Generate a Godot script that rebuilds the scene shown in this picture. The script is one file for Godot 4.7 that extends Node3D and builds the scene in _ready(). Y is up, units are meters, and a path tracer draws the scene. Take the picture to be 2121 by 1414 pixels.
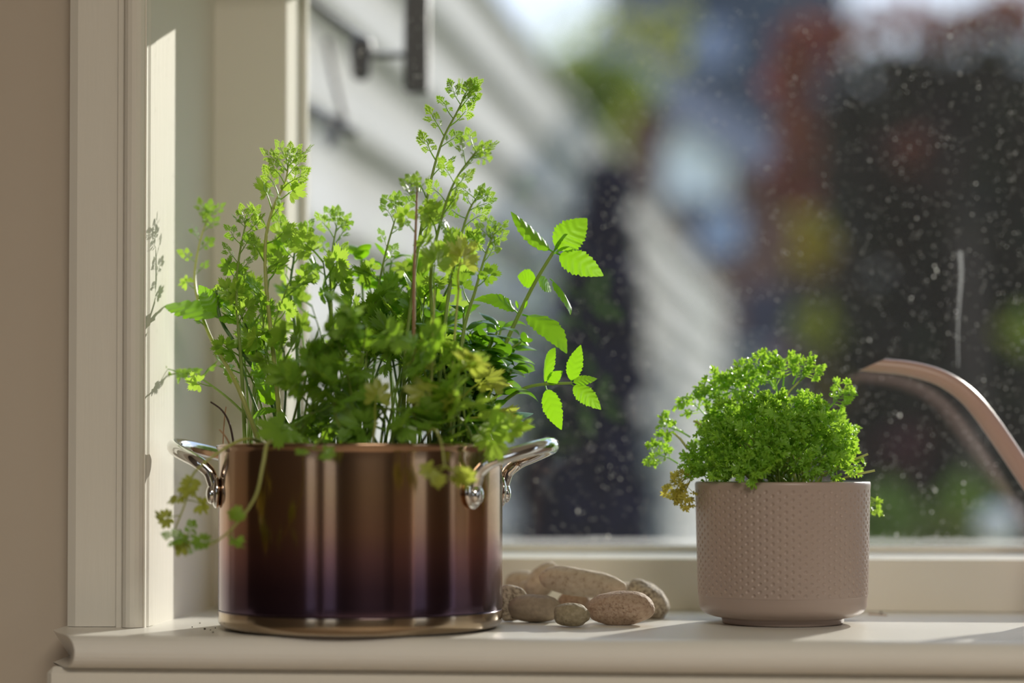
extends Node3D
# A kitchen window sill with herbs, seen from inside; the glass is the plane z = 0, the room lies at z > 0, the garden at z < 0.

const FPX := 4419.0
const EYE := Vector3(0, 1.011, 1.70)
const SILL := 0.9
const TAU_ := PI * 2.0
var fw := Vector3.ZERO
var rt := Vector3.ZERO
var up := Vector3.ZERO
var pcy := 0.0
var M := {}
var used := {}
var rng := RandomNumberGenerator.new()

# ------------------------------------------------------------------ mesh collector
class Shape:
	var v := PackedVector3Array()
	var uv := PackedVector2Array()
	var idx := PackedInt32Array()
	var grp := PackedInt32Array()
	var g := 0

	func vert(p: Vector3, t := Vector2.ZERO) -> int:
		v.append(p)
		uv.append(t)
		grp.append(g)
		return v.size() - 1

	func tri(a: int, b: int, c: int) -> void:   # counter-clockwise seen from outside
		idx.append(a)
		idx.append(c)
		idx.append(b)

	func poly(pts: Array) -> void:   # flat convex face, counter-clockwise from outside
		g += 1
		var first := v.size()
		for p in pts:
			vert(p, Vector2(p.x + p.z, p.y))
		for i in range(1, pts.size() - 1):
			tri(first, first + i, first + i + 1)

	func grid(nu: int, nv: int, f: Callable) -> void:   # f(u, v); dU x dV points outward
		g += 1
		var first := v.size()
		for j in nv + 1:
			for i in nu + 1:
				var a := float(i) / nu
				var b := float(j) / nv
				vert(f.call(a, b), Vector2(a, b))
		for j in nv:
			for i in nu:
				var k := first + j * (nu + 1) + i
				tri(k, k + 1, k + nu + 2)
				tri(k, k + nu + 2, k + nu + 1)

	func box(c: Vector3, s: Vector3, b := 0.0, basis := Basis()) -> void:
		var h := s * 0.5
		b = minf(b, minf(h.x, minf(h.y, h.z)) * 0.98)
		var P := func(sx: float, sy: float, sz: float, ax: int) -> Vector3:
			var p := Vector3(sx * (h.x - (0.0 if ax == 0 else b)), sy * (h.y - (0.0 if ax == 1 else b)), sz * (h.z - (0.0 if ax == 2 else b)))
			return c + basis * p
		for s1 in [-1.0, 1.0]:
			var o := [P.call(s1, -1, -1, 0), P.call(s1, 1, -1, 0), P.call(s1, 1, 1, 0), P.call(s1, -1, 1, 0)]
			if s1 < 0: o.reverse()
			poly(o)
			o = [P.call(-1, s1, -1, 1), P.call(-1, s1, 1, 1), P.call(1, s1, 1, 1), P.call(1, s1, -1, 1)]
			if s1 < 0: o.reverse()
			poly(o)
			o = [P.call(-1, -1, s1, 2), P.call(1, -1, s1, 2), P.call(1, 1, s1, 2), P.call(-1, 1, s1, 2)]
			if s1 < 0: o.reverse()
			poly(o)
		if b <= 0.0: return
		for s1 in [-1.0, 1.0]:
			for s2 in [-1.0, 1.0]:
				var f: bool = s1 * s2 > 0
				var o := [P.call(s1, s2, -1, 0), P.call(s1, s2, -1, 1), P.call(s1, s2, 1, 1), P.call(s1, s2, 1, 0)]
				if not f: o.reverse()
				poly(o)
				o = [P.call(-1, s1, s2, 1), P.call(-1, s1, s2, 2), P.call(1, s1, s2, 2), P.call(1, s1, s2, 1)]
				if not f: o.reverse()
				poly(o)
				o = [P.call(s1, -1, s2, 2), P.call(s1, -1, s2, 0), P.call(s1, 1, s2, 0), P.call(s1, 1, s2, 2)]
				if not f: o.reverse()
				poly(o)
				for s3 in [-1.0, 1.0]:
					o = [P.call(s1, s2, s3, 0), P.call(s1, s2, s3, 1), P.call(s1, s2, s3, 2)]
					if s1 * s2 * s3 < 0: o.reverse()
					poly(o)

	func prism(outline: Array, at_: Callable, from: float, to: float) -> void:   # outline of Vector2 swept from..to; at_(Vector2, t) -> Vector3; outline runs so that outline edge x sweep is outward
		var n := outline.size()
		for i in n:
			var p: Vector2 = outline[i]
			var q: Vector2 = outline[(i + 1) % n]
			poly([at_.call(p, from), at_.call(q, from), at_.call(q, to), at_.call(p, to)])
		var tris := Geometry2D.triangulate_polygon(PackedVector2Array(outline))
		for e in [from, to]:
			g += 1
			var first := v.size()
			for p in outline:
				vert(at_.call(p, e), p)
			for k in range(0, tris.size(), 3):
				tri(first + tris[k], first + tris[k + 1], first + tris[k + 2])

	func lathe(profile: Array, n: int) -> void:   # Vector2(r, y), listed upward on the outside
		g += 1
		var first := v.size()
		var len := 0.0
		for j in profile.size():
			if j > 0: len += profile[j].distance_to(profile[j - 1])
			for i in n + 1:
				var a := TAU * i / n
				vert(Vector3(profile[j].x * cos(a), profile[j].y, -profile[j].x * sin(a)), Vector2(float(i) / n, profile[j].y))
		for j in profile.size() - 1:
			for i in n:
				var k := first + j * (n + 1) + i
				tri(k, k + 1, k + n + 2)
				tri(k, k + n + 2, k + n + 1)

	func tube(path: Array, r: Callable, n := 8, flat := 1.0, caps := true) -> void:   # r(t) radius
		g += 1
		var first := v.size()
		var m := path.size()
		var nrm := Vector3.ZERO
		for j in m:
			var t: Vector3 = (path[mini(j + 1, m - 1)] - path[maxi(j - 1, 0)]).normalized()
			if j == 0:
				nrm = t.cross(Vector3(0.31, 0.2, 0.93)).normalized() if absf(t.y) > 0.5 else t.cross(Vector3.UP).normalized()
			nrm = (nrm - t * nrm.dot(t)).normalized()
			var b := t.cross(nrm)
			var rr: float = r.call(float(j) / (m - 1))
			for i in n + 1:
				var a := TAU * i / n
				vert(path[j] + rr * (cos(a) * nrm + sin(a) * b * flat), Vector2(float(i) / n, float(j) / (m - 1)))
		for j in m - 1:
			for i in n:
				var k := first + j * (n + 1) + i
				tri(k, k + 1, k + n + 2)
				tri(k, k + n + 2, k + n + 1)
		if caps:
			for e in [0, m - 1]:
				g += 1
				var k0: int = first + e * (n + 1)
				var cc := vert(path[e])
				for i in n:
					var a := vert(v[k0 + i])
					var b := vert(v[k0 + i + 1])
					if e == 0: tri(cc, b, a)
					else: tri(cc, a, b)

	func ball(c: Vector3, r: Vector3, nu := 16, nv := 10, warp = null) -> void:
		grid(nu, nv, func(a: float, b: float) -> Vector3:
			var th := PI * (b - 0.5)
			var d := Vector3(cos(th) * cos(TAU * a), sin(th), -cos(th) * sin(TAU * a))
			if warp != null: return c + warp.call(d) * r
			return c + d * r)

	func add(o: Shape, t: Transform3D) -> void:
		var base := v.size()
		g += 1
		for i in o.v.size():
			v.append(t * o.v[i])
			uv.append(o.uv[i])
			grp.append(g + o.grp[i])
		for k in o.idx:
			idx.append(base + k)
		g += o.g + 1

	func commit() -> ArrayMesh:
		var acc := {}
		var keys := []
		keys.resize(v.size())
		for i in v.size():
			keys[i] = Vector4(snappedf(v[i].x, 1e-5), snappedf(v[i].y, 1e-5), snappedf(v[i].z, 1e-5), grp[i])
		for k in range(0, idx.size(), 3):
			var n := (v[idx[k + 2]] - v[idx[k]]).cross(v[idx[k + 1]] - v[idx[k]])
			for e in 3:
				var key = keys[idx[k + e]]
				acc[key] = acc.get(key, Vector3.ZERO) + n
		var nn := PackedVector3Array()
		nn.resize(v.size())
		for i in v.size():
			var q: Vector3 = acc.get(keys[i], Vector3.UP)
			nn[i] = q.normalized() if q.length_squared() > 1e-24 else Vector3.UP
		var arr := []
		arr.resize(Mesh.ARRAY_MAX)
		arr[Mesh.ARRAY_VERTEX] = v
		arr[Mesh.ARRAY_NORMAL] = nn
		arr[Mesh.ARRAY_TEX_UV] = uv
		arr[Mesh.ARRAY_INDEX] = idx
		var mesh := ArrayMesh.new()
		mesh.add_surface_from_arrays(Mesh.PRIMITIVE_TRIANGLES, arr)
		return mesh

# ------------------------------------------------------------------ scene helpers
func ray(px: float, py: float) -> Vector3:
	return fw + rt * ((px - 1060.5) / FPX) + up * ((pcy - py) / FPX)

func at(px: float, py: float, z: float) -> Vector3:      # where the sight line through a pixel meets the plane z
	var r := ray(px, py)
	return EYE + r * ((z - EYE.z) / r.z)

func at_y(px: float, py: float, y: float) -> Vector3:
	var r := ray(px, py)
	return EYE + r * ((y - EYE.y) / r.y)

func far(px: float, py: float, depth: float) -> Vector3:  # at a distance along the view
	return EYE + ray(px, py) * depth

func tidy(called: String, parent: Node) -> String:
	if parent != self: return called
	var n: int = used.get(called, 0)
	used[called] = n + 1
	return called if n == 0 else "%s_%03d" % [called, n]

func thing(called: String, label: String, category: String, where := Vector3.ZERO, group := "") -> Node3D:
	var o := Node3D.new()
	o.name = tidy(called, self)
	add_child(o, true)
	o.position = where
	tag(o, label, category, group)
	return o

func tag(o: Node, label: String, category: String, group := "") -> void:
	o.set_meta("label", label)
	o.set_meta("category", category)
	if group: o.set_meta("group", group)

func put(called: String, mesh: Mesh, m: Material, parent: Node = self, t := Transform3D()) -> MeshInstance3D:
	var o := MeshInstance3D.new()
	o.mesh = mesh
	o.material_override = m
	o.name = tidy(called, parent)
	o.transform = t
	o.cast_shadow = GeometryInstance3D.SHADOW_CASTING_SETTING_ON
	parent.add_child(o, true)
	return o

func built(called: String, s: Shape, m: Material, parent: Node = self, t := Transform3D()) -> MeshInstance3D:
	return put(called, s.commit(), m, parent, t)

func struct(called: String, s: Shape, m: Material, label: String) -> MeshInstance3D:
	var o := built(called, s, m)
	o.set_meta("kind", "structure")
	o.set_meta("label", label)
	return o

func stuff(called: String, mesh: Mesh, m: Material, places: Array, parent: Node, tints := []) -> MultiMeshInstance3D:
	var mm := MultiMesh.new()
	mm.transform_format = MultiMesh.TRANSFORM_3D
	mm.use_colors = tints.size() > 0
	mm.mesh = mesh
	mm.instance_count = places.size()
	for i in places.size():
		mm.set_instance_transform(i, places[i])
		if tints.size(): mm.set_instance_color(i, tints[i])
	var o := MultiMeshInstance3D.new()
	o.multimesh = mm
	o.material_override = m
	o.name = tidy(called, parent)
	o.set_meta("kind", "stuff")
	parent.add_child(o, true)
	return o

func smooth(pts: Array, n: int) -> Array:   # a Catmull-Rom curve through the points
	var out := []
	var m := pts.size()
	for i in m - 1:
		var a: Vector3 = pts[maxi(i - 1, 0)]
		var b: Vector3 = pts[i]
		var c: Vector3 = pts[i + 1]
		var d: Vector3 = pts[mini(i + 2, m - 1)]
		for k in n:
			out.append(b.cubic_interpolate(c, a, d, float(k) / n))
	out.append(pts[m - 1])
	return out

func rnd(a: float, b: float) -> float:
	return rng.randf_range(a, b)

func rdir() -> Vector3:
	var z := rnd(-1, 1)
	var a := rnd(0, TAU)
	return Vector3(sqrt(1 - z * z) * cos(a), z, sqrt(1 - z * z) * sin(a))

func aim(dir: Vector3, face: Vector3) -> Basis:   # y along dir, z as near as can be to face
	var y := dir.normalized()
	var x := y.cross(face)
	if x.length() < 0.05: x = y.cross(Vector3(0.3, 0.8, 0.5))
	x = x.normalized()
	return Basis(x, y, x.cross(y))

# ------------------------------------------------------------------ materials
func mat(called: String, c: Color, rough := 0.6, metal := 0.0, spec := 0.5) -> StandardMaterial3D:
	var m := StandardMaterial3D.new()
	m.resource_name = called
	m.albedo_color = c.linear_to_srgb()
	m.roughness = rough
	m.metallic = metal
	m.metallic_specular = spec
	m.cull_mode = BaseMaterial3D.CULL_DISABLED
	M[called] = m
	return m

func leafy(called: String, c: Color, through: Color, rough := 0.42, amount := 1.0, spec := 0.5) -> StandardMaterial3D:
	var m := mat(called, c, rough, 0.0, spec)
	m.backlight_enabled = true
	m.backlight = Color(through.r * amount, through.g * amount, through.b * amount).linear_to_srgb()
	return m

func noise_tex(freq: float, seed_: int, octaves := 4, size := 512, as_normal := false, ramp: Gradient = null) -> NoiseTexture2D:
	var n := FastNoiseLite.new()
	n.seed = seed_
	n.frequency = freq
	n.fractal_octaves = octaves
	n.noise_type = FastNoiseLite.TYPE_SIMPLEX_SMOOTH
	var t := NoiseTexture2D.new()
	t.width = size
	t.height = size
	t.seamless = true
	t.noise = n
	t.as_normal_map = as_normal
	if ramp: t.color_ramp = ramp
	return t

func gradient(stops: Array) -> Gradient:
	var g := Gradient.new()
	var o := PackedFloat32Array()
	var c := PackedColorArray()
	for s in stops:
		o.append(s[0])
		c.append((s[1] as Color).linear_to_srgb())
	g.offsets = o
	g.colors = c
	return g

func make_materials() -> void:
	var streak := noise_tex(0.02, 5)
	for d in [["paint_white", Color(0.72, 0.695, 0.62), 0.7], ["paint_sill", Color(0.76, 0.74, 0.68), 0.30], ["paint_wall", Color(0.52, 0.455, 0.375), 0.75], ["paint_dark", Color(0.03, 0.027, 0.028), 0.6], ["paint_taupe", Color(0.13, 0.11, 0.095), 0.7]]:
		var m := mat(d[0], d[1], d[2])
		m.metallic_specular = 0.3 if d[0] == "paint_sill" else 0.15
		m.heightmap_enabled = true
		m.heightmap_texture = streak
		m.heightmap_scale = 0.012
		m.uv1_triplanar = true
		m.uv1_world_triplanar = true
		m.uv1_scale = Vector3(14, 1.2, 14) if d[0] == "paint_white" else Vector3(1.6, 12, 12) if d[0] == "paint_sill" else Vector3(5, 5, 5)
	mat("ceiling_white", Color(0.75, 0.73, 0.69), 0.8)
	mat("floor_oak", Color(0.50, 0.41, 0.31), 0.5)
	mat("render_out", Color(0.55, 0.53, 0.5), 0.9)
	var g := mat("glass", Color(1, 1, 1), 0.0)
	g.albedo_color = Color(1, 1, 1, 0.0)
	g.transparency = BaseMaterial3D.TRANSPARENCY_ALPHA
	var dust := leafy("dust", Color(0.75, 0.74, 0.71), Color(0.85, 0.84, 0.81), 0.7)
	dust.metallic_specular = 0.3
	var film := leafy("film", Color(0.8, 0.79, 0.77), Color(1, 1, 1), 0.8)
	film.albedo_color = Color(0.8, 0.79, 0.77, 0.014)
	film.transparency = BaseMaterial3D.TRANSPARENCY_ALPHA
	film.metallic_specular = 0.0
	var grime := leafy("grime", Color(0.7, 0.66, 0.6), Color(1, 1, 1), 0.8)
	grime.albedo_color = Color(0.78, 0.75, 0.70, 0.2)
	grime.transparency = BaseMaterial3D.TRANSPARENCY_ALPHA
	var streak_m := leafy("film_streak", Color(0.75, 0.76, 0.74), Color(1, 1, 1), 0.8)
	streak_m.albedo_color = Color(0.8, 0.8, 0.78, 0.13)
	streak_m.transparency = BaseMaterial3D.TRANSPARENCY_ALPHA
	var glow := mat("lamp_glow", Color(0.9, 0.85, 0.75), 0.6)
	glow.emission_enabled = true
	glow.emission = Color(1.0, 0.86, 0.68)
	glow.emission_energy_multiplier = 1.2
	# pan: steel with a heat tint that turns from bronze to violet and blue towards the base
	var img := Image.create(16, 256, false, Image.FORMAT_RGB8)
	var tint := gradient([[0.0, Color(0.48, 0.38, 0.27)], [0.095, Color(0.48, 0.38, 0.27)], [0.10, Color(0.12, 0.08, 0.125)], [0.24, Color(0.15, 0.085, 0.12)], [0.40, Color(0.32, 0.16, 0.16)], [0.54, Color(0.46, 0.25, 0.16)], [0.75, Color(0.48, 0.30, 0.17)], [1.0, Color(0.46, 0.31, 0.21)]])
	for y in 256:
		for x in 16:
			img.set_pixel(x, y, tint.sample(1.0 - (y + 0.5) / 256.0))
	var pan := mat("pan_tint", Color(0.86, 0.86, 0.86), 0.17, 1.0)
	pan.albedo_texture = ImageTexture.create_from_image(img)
	pan.anisotropy_enabled = true
	pan.anisotropy = -0.75
	mat("chrome", Color(0.78, 0.78, 0.77), 0.09, 1.0)
	mat("steel_inside", Color(0.6, 0.5, 0.42), 0.3, 1.0)
	mat("soil", Color(0.035, 0.024, 0.017), 0.95)
	mat("pot_clay", Color(0.37, 0.285, 0.24), 0.38)
	mat("can_pink", Color(0.47, 0.31, 0.26), 0.33)
	leafy("coriander", Color(0.16, 0.30, 0.038), Color(0.28, 0.48, 0.024), 0.28)
	leafy("coriander_light", Color(0.18, 0.31, 0.035), Color(0.46, 0.68, 0.065), 0.3)
	leafy("coriander_yellow", Color(0.29, 0.33, 0.05), Color(0.52, 0.60, 0.08), 0.4)
	leafy("mint", Color(0.12, 0.27, 0.018), Color(0.30, 0.62, 0.012), 0.4)
	leafy("basil", Color(0.05, 0.14, 0.016), Color(0.16, 0.36, 0.012), 0.28)
	leafy("parsley", Color(0.20, 0.40, 0.045), Color(0.45, 0.70, 0.05), 0.30)
	leafy("parsley_yellow", Color(0.46, 0.42, 0.08), Color(0.60, 0.55, 0.10), 0.5)
	leafy("stem_green", Color(0.22, 0.32, 0.06), Color(0.20, 0.28, 0.04), 0.4)
	leafy("stem_dark", Color(0.09, 0.18, 0.045), Color(0.06, 0.12, 0.02), 0.45)
	leafy("stem_red", Color(0.30, 0.17, 0.09), Color(0.20, 0.10, 0.04), 0.45)
	leafy("stem_pale", Color(0.42, 0.45, 0.14), Color(0.30, 0.32, 0.07), 0.4)
	mat("dry_brown", Color(0.05, 0.025, 0.02), 0.7)
	mat("dry_tan", Color(0.42, 0.26, 0.14), 0.7)
	# pebbles
	var k := 0
	for d in [["pebble_cream", [[0.0, Color(0.168, 0.112, 0.074)], [0.30, Color(0.395, 0.320, 0.229)], [0.6, Color(0.437, 0.360, 0.266)], [1.0, Color(0.487, 0.408, 0.303)]], 0.02], ["pebble_grey", [[0.0, Color(0.185, 0.144, 0.104)], [0.4, Color(0.252, 0.200, 0.141)], [1.0, Color(0.336, 0.272, 0.192)]], 0.012], ["pebble_pink", [[0.0, Color(0.118, 0.072, 0.052)], [0.28, Color(0.302, 0.200, 0.133)], [0.45, Color(0.386, 0.280, 0.200)], [1.0, Color(0.470, 0.360, 0.259)]], 0.06], ["pebble_speckled", [[0.0, Color(0.084, 0.064, 0.044)], [0.42, Color(0.202, 0.160, 0.111)], [0.5, Color(0.370, 0.312, 0.229)], [1.0, Color(0.462, 0.392, 0.289)]], 0.05], ["pebble_olive", [[0.0, Color(0.185, 0.152, 0.089)], [0.5, Color(0.277, 0.232, 0.148)], [1.0, Color(0.386, 0.328, 0.222)]], 0.03]]:
		var m := mat(d[0], Color(1, 1, 1), 0.75, 0.0, 0.35)
		m.albedo_texture = noise_tex(0.02 + d[2] * 0.6, 40 + k, 5, 512, false, gradient(d[1]))
		m.heightmap_enabled = true
		m.heightmap_texture = noise_tex(0.03 + d[2] * 0.8, 60 + k, 5)
		m.heightmap_scale = 0.025 if k in [0, 1] else 0.07
		m.uv1_triplanar = true
		m.uv1_scale = Vector3(11, 11, 11)
		k += 1
	# outdoors
	mat("board_white", Color(0.45, 0.435, 0.41), 0.95, 0.0, 0.15)
	mat("iron_black", Color(0.02, 0.02, 0.025), 0.5)
	mat("brick", Color(0.15, 0.075, 0.06), 0.9)
	mat("slate", Color(0.055, 0.07, 0.10), 0.75)
	mat("barge", Color(0.26, 0.26, 0.33), 0.7)
	mat("window_blind", Color(0.88, 0.90, 0.90), 0.8)
	mat("window_blue", Color(0.30, 0.36, 0.50), 0.5)
	mat("window_dark", Color(0.07, 0.10, 0.13), 0.2)
	mat("fence_dark", Color(0.045, 0.045, 0.075), 0.8)
	mat("trough_grey", Color(0.25, 0.29, 0.30), 0.8)
	mat("flower_pink", Color(0.45, 0.22, 0.22), 0.8)
	mat("lawn", Color(0.10, 0.17, 0.04), 0.95)
	mat("bark", Color(0.06, 0.045, 0.035), 0.9)
	mat("stone_pale", Color(0.60, 0.60, 0.58), 0.8)
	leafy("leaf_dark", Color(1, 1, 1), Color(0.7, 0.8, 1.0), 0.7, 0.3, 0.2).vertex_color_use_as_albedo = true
	for d in [["leaf_mixed", Color(1, 1, 0.6), 0.7], ["leaf_bright", Color(1, 1, 0.4), 1.0]]:
		var m := leafy(d[0], Color(1, 1, 1), d[1], 0.55, d[2], 0.3)
		m.vertex_color_use_as_albedo = true

# ------------------------------------------------------------------ leaf shapes: base at the origin, growing along +y, facing +z
func fan(s: Shape, t: Transform3D, size: float, spread: float, lobes: int, teeth: int, cup: float, cut := 0.38, ruffle := 0.0, n := 28) -> void:
	s.g += 1
	var c := s.vert(t * Vector3.ZERO)
	var mid := []
	var out := []
	for i in n + 1:
		var q := float(i) / n
		var ph := (q - 0.5) * 2.0 * spread
		var lobe := absf(sin(PI * q * lobes))
		var r := size * (1.0 - cut + cut * pow(lobe, 0.6)) * (0.80 + 0.20 * cos(ph))
		if teeth > 0: r *= 0.90 + 0.10 * (1.0 if i % 2 == 0 else -1.0)
		var p := Vector3(sin(ph) * r, cos(ph) * r, 0)
		var z := ruffle * size * sin(q * TAU * lobes * 1.5)
		out.append(s.vert(t * Vector3(p.x, p.y, cup * r * r / size + z)))
		var pm := p * 0.55
		mid.append(s.vert(t * Vector3(pm.x, pm.y, cup * r * r * 0.2 / size + 0.02 * size * cos(q * TAU * lobes) + z * 0.25)))
	for i in n:
		s.tri(c, mid[i + 1], mid[i])
		s.tri(mid[i], mid[i + 1], out[i + 1])
		s.tri(mid[i], out[i + 1], out[i])

func blade(s: Shape, a: Vector3, b: Vector3, w: float, face: Vector3) -> void:   # a narrow pointed strip
	s.g += 1
	var x := (b - a).cross(face).normalized() * w
	var m := a.lerp(b, 0.6)
	var i0 := s.vert(a - x * 0.4)
	var i1 := s.vert(a + x * 0.4)
	var i2 := s.vert(m + x)
	var i3 := s.vert(b)
	var i4 := s.vert(m - x)
	s.tri(i0, i1, i2)
	s.tri(i0, i2, i4)
	s.tri(i4, i2, i3)

func broad_frond(seed_: int) -> ArrayMesh:   # coriander leaf: three to five scalloped leaflets on a stalk
	rng.seed = seed_
	var s := Shape.new()
	var path := smooth([Vector3.ZERO, Vector3(rnd(-0.03, 0.03), 0.25, 0.03), Vector3(0, 0.50, rnd(0, 0.06))], 3)
	s.tube(path, func(t: float) -> float: return 0.022 - 0.008 * t, 5, 1.0, false)
	var tip: Vector3 = path[path.size() - 1]
	for d in [[0.0, tip, 0.44], [1.0, tip * 0.85, 0.34], [-1.0, tip * 0.85, 0.34]] + ([[0.9, tip * 0.5, 0.26], [-0.9, tip * 0.5, 0.26]] if seed_ % 2 == 0 else []):
		var turn: float = d[0] * rnd(0.9, 1.25)
		var b := Basis(Vector3(0, 0, 1), -turn) * Basis(Vector3(1, 0, 0), rnd(-0.5, 0.5)) * Basis(Vector3(0, 1, 0), rnd(-0.5, 0.5))
		var p: Vector3 = d[1] + b * Vector3(0, 0.05, 0)
		blade(s, d[1], p + b * Vector3(0, 0.05, 0), 0.012, Vector3(0, 0, 1))
		fan(s, Transform3D(b, p), d[2] * rnd(0.88, 1.1), 1.25, 3, 1, rnd(-0.25, 0.3), 0.42)
	return s.commit()

func feather_frond(seed_: int) -> ArrayMesh:   # upper coriander leaf cut into narrow fingers
	rng.seed = seed_
	var s := Shape.new()
	var path := smooth([Vector3.ZERO, Vector3(rnd(-0.05, 0.05), 0.3, 0.02), Vector3(rnd(-0.06, 0.06), 0.6, 0.05)], 3)
	s.tube(path, func(t: float) -> float: return 0.02 - 0.011 * t, 5, 1.0, false)
	for d in [[0.55, 0.0, 0.42], [0.45, 0.85, 0.36], [0.45, -0.85, 0.36], [0.28, 0.95, 0.26], [0.28, -0.95, 0.26]]:
		var a: Vector3 = Vector3(0, d[0], 0.03)
		var turn: float = d[1] + rnd(-0.15, 0.15)
		var b := Basis(Vector3(0, 0, 1), -turn) * Basis(Vector3(1, 0, 0), rnd(-0.4, 0.4)) * Basis(Vector3(0, 1, 0), rnd(-0.6, 0.6))
		var l: float = d[2]
		blade(s, a, a + b * Vector3(0, l * 0.55, 0), 0.014, b.z)
		for k in 7:
			var ph := (k - 3) * 0.30
			var o := a + b * Vector3(0, l * (0.48 - absf(k - 3) * 0.07), 0)
			var e := o + b * (Vector3(sin(ph), cos(ph), rnd(-0.15, 0.15)) * l * (0.56 - 0.04 * absf(k - 3)))
			blade(s, o, e, l * 0.048, b.z)
			var mid := o.lerp(e, 0.5)
			for side in [-0.4, 0.4]:
				var q: float = ph + side
				blade(s, mid, mid + b * (Vector3(sin(q), cos(q), 0.05) * l * 0.24), l * 0.034, b.z)
	return s.commit()

func oval_leaf(width: float, teeth: int, bend: float, fold: float, veins: float, dome: float, curl: float, nu := 10, nv := 40, stalk := 0.08, tilt := 0.0) -> ArrayMesh:
	var s := Shape.new()
	s.grid(nu, nv, func(a: float, t: float) -> Vector3:
		var side := a * 2.0 - 1.0
		var w := width * pow(sin(PI * pow(t, 0.78)), 0.85) * (1.0 - 0.12 * t) + 0.004
		if teeth > 0 and absf(side) > 0.75:
			var ph := fposmod(t * teeth, 1.0)
			w *= 0.86 + 0.20 * ph
		var x := side * w
		var z := -fold * absf(x) + dome * (w * w - x * x) * 4.0
		z += veins * width * absf(sin(PI * (t * 6.0 - absf(side) * 0.9))) * (0.35 + 0.65 * absf(side)) * sin(PI * t)
		z += curl * x * absf(x) * 6.0
		var th := bend * t
		var y := sin(th) / bend if absf(bend) > 0.01 else t
		var zz := (1.0 - cos(th)) / bend if absf(bend) > 0.01 else 0.0
		var nrm := Vector3(0, -sin(th), cos(th))
		return Vector3(x + tilt * t * t, stalk + y, -zz) + nrm * z)
	s.tube([Vector3(0, -0.02, 0), Vector3(0, stalk * 0.5, 0), Vector3(0, stalk + 0.02, 0)], func(_t: float) -> float: return 0.016, 5, 1.0, false)
	return s.commit()

func curly_frond(seed_: int) -> ArrayMesh:   # curled parsley: many small ruffled leaflets crowded on a branching stalk
	rng.seed = seed_
	var s := Shape.new()
	var path := smooth([Vector3.ZERO, Vector3(0.02, 0.3, 0.03), Vector3(0, 0.62, 0.0)], 3)
	s.tube(path, func(t: float) -> float: return 0.026 - 0.012 * t, 5, 1.0, false)
	for k in 15:
		var h := 0.25 + 0.5 * k / 14.0
		var turn := (k * 2.4 + rnd(-0.4, 0.4))
		var out := Vector3(cos(turn), 0, sin(turn) * 0.8)
		var a := Vector3(0, h, 0)
		var len := 0.34 * (1.1 - 0.5 * absf(h - 0.45)) * rnd(0.75, 1.1)
		var e := a + (out * 0.8 + Vector3(0, rnd(0.25, 0.7), 0)).normalized() * len
		blade(s, a, e, 0.012, Vector3(0, 0, 1))
		for q in 2:
			var b := aim((e - a).normalized() + rdir() * 0.55, rdir())
			fan(s, Transform3D(b, e - (e - a) * 0.25 * q), 0.185 * rnd(0.8, 1.15), 1.5, 4, 1, rnd(-0.4, 0.5), 0.45, 0.17, 20)
	return s.commit()

func plain_leaf() -> ArrayMesh:
	var s := Shape.new()
	var p := [Vector3.ZERO, Vector3(0.3, 0.35, 0.08), Vector3(0.26, 0.7, 0.05), Vector3(0, 1, -0.08), Vector3(-0.26, 0.7, 0.05), Vector3(-0.3, 0.35, 0.08)]
	var c := s.vert(Vector3(0, 0.5, -0.02))
	var ids := []
	for q in p: ids.append(s.vert(q))
	for i in 6: s.tri(c, ids[i], ids[(i + 1) % 6])
	return s.commit()

# ------------------------------------------------------------------ the view and the light
func set_view() -> void:
	var yaw := deg_to_rad(5.0)
	var pitch := deg_to_rad(1.3)
	fw = Vector3(-sin(yaw) * cos(pitch), sin(pitch), -cos(yaw) * cos(pitch))
	rt = Vector3(cos(yaw), 0, -sin(yaw))
	up = rt.cross(fw)
	pcy = 965.0 - FPX * tan(pitch)
	var cam := Camera3D.new()
	cam.name = "camera"
	var lens := CameraAttributesPhysical.new()
	lens.frustum_focal_length = 75.0
	lens.frustum_focus_distance = 1.475
	lens.frustum_near = 0.05
	lens.frustum_far = 300.0
	lens.exposure_aperture = 2.05
	cam.attributes = lens
	cam.projection = Camera3D.PROJECTION_FRUSTUM
	cam.near = 0.05
	cam.far = 300.0
	cam.size = 0.05 * 1414.0 / FPX
	cam.frustum_offset = Vector2(0, (pcy - 707.0) / FPX * 0.05)
	cam.transform = Transform3D(Basis(rt, up, -fw), EYE)
	add_child(cam)
	cam.current = true
	var sky_m := ProceduralSkyMaterial.new()
	sky_m.sky_top_color = Color(0.62, 0.74, 0.90)
	sky_m.sky_horizon_color = Color(0.90, 0.93, 0.96)
	sky_m.sky_curve = 0.4
	sky_m.ground_bottom_color = Color(0.25, 0.24, 0.2)
	sky_m.ground_horizon_color = Color(0.6, 0.6, 0.58)
	sky_m.sky_energy_multiplier = 1.25
	var sky := Sky.new()
	sky.sky_material = sky_m
	var env := Environment.new()
	env.background_mode = Environment.BG_SKY
	env.sky = sky
	env.tonemap_mode = Environment.TONE_MAPPER_LINEAR
	env.tonemap_exposure = 1.0
	env.sdfgi_enabled = true
	env.ssao_enabled = true
	env.ssil_enabled = true
	var we := WorldEnvironment.new()
	we.name = "world_environment"
	we.environment = env
	add_child(we)
	var sun := DirectionalLight3D.new()
	sun.name = "sun"
	sun.light_energy = 1.9
	sun.light_color = Color(1.0, 0.98, 0.93)
	sun.light_angular_distance = 0.53
	sun.shadow_enabled = true
	sun.sky_mode = DirectionalLight3D.SKY_MODE_LIGHT_ONLY
	add_child(sun)
	sun.look_at_from_position(Vector3.ZERO, Vector3(-0.45, -0.36, 1.0), Vector3.UP)

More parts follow.
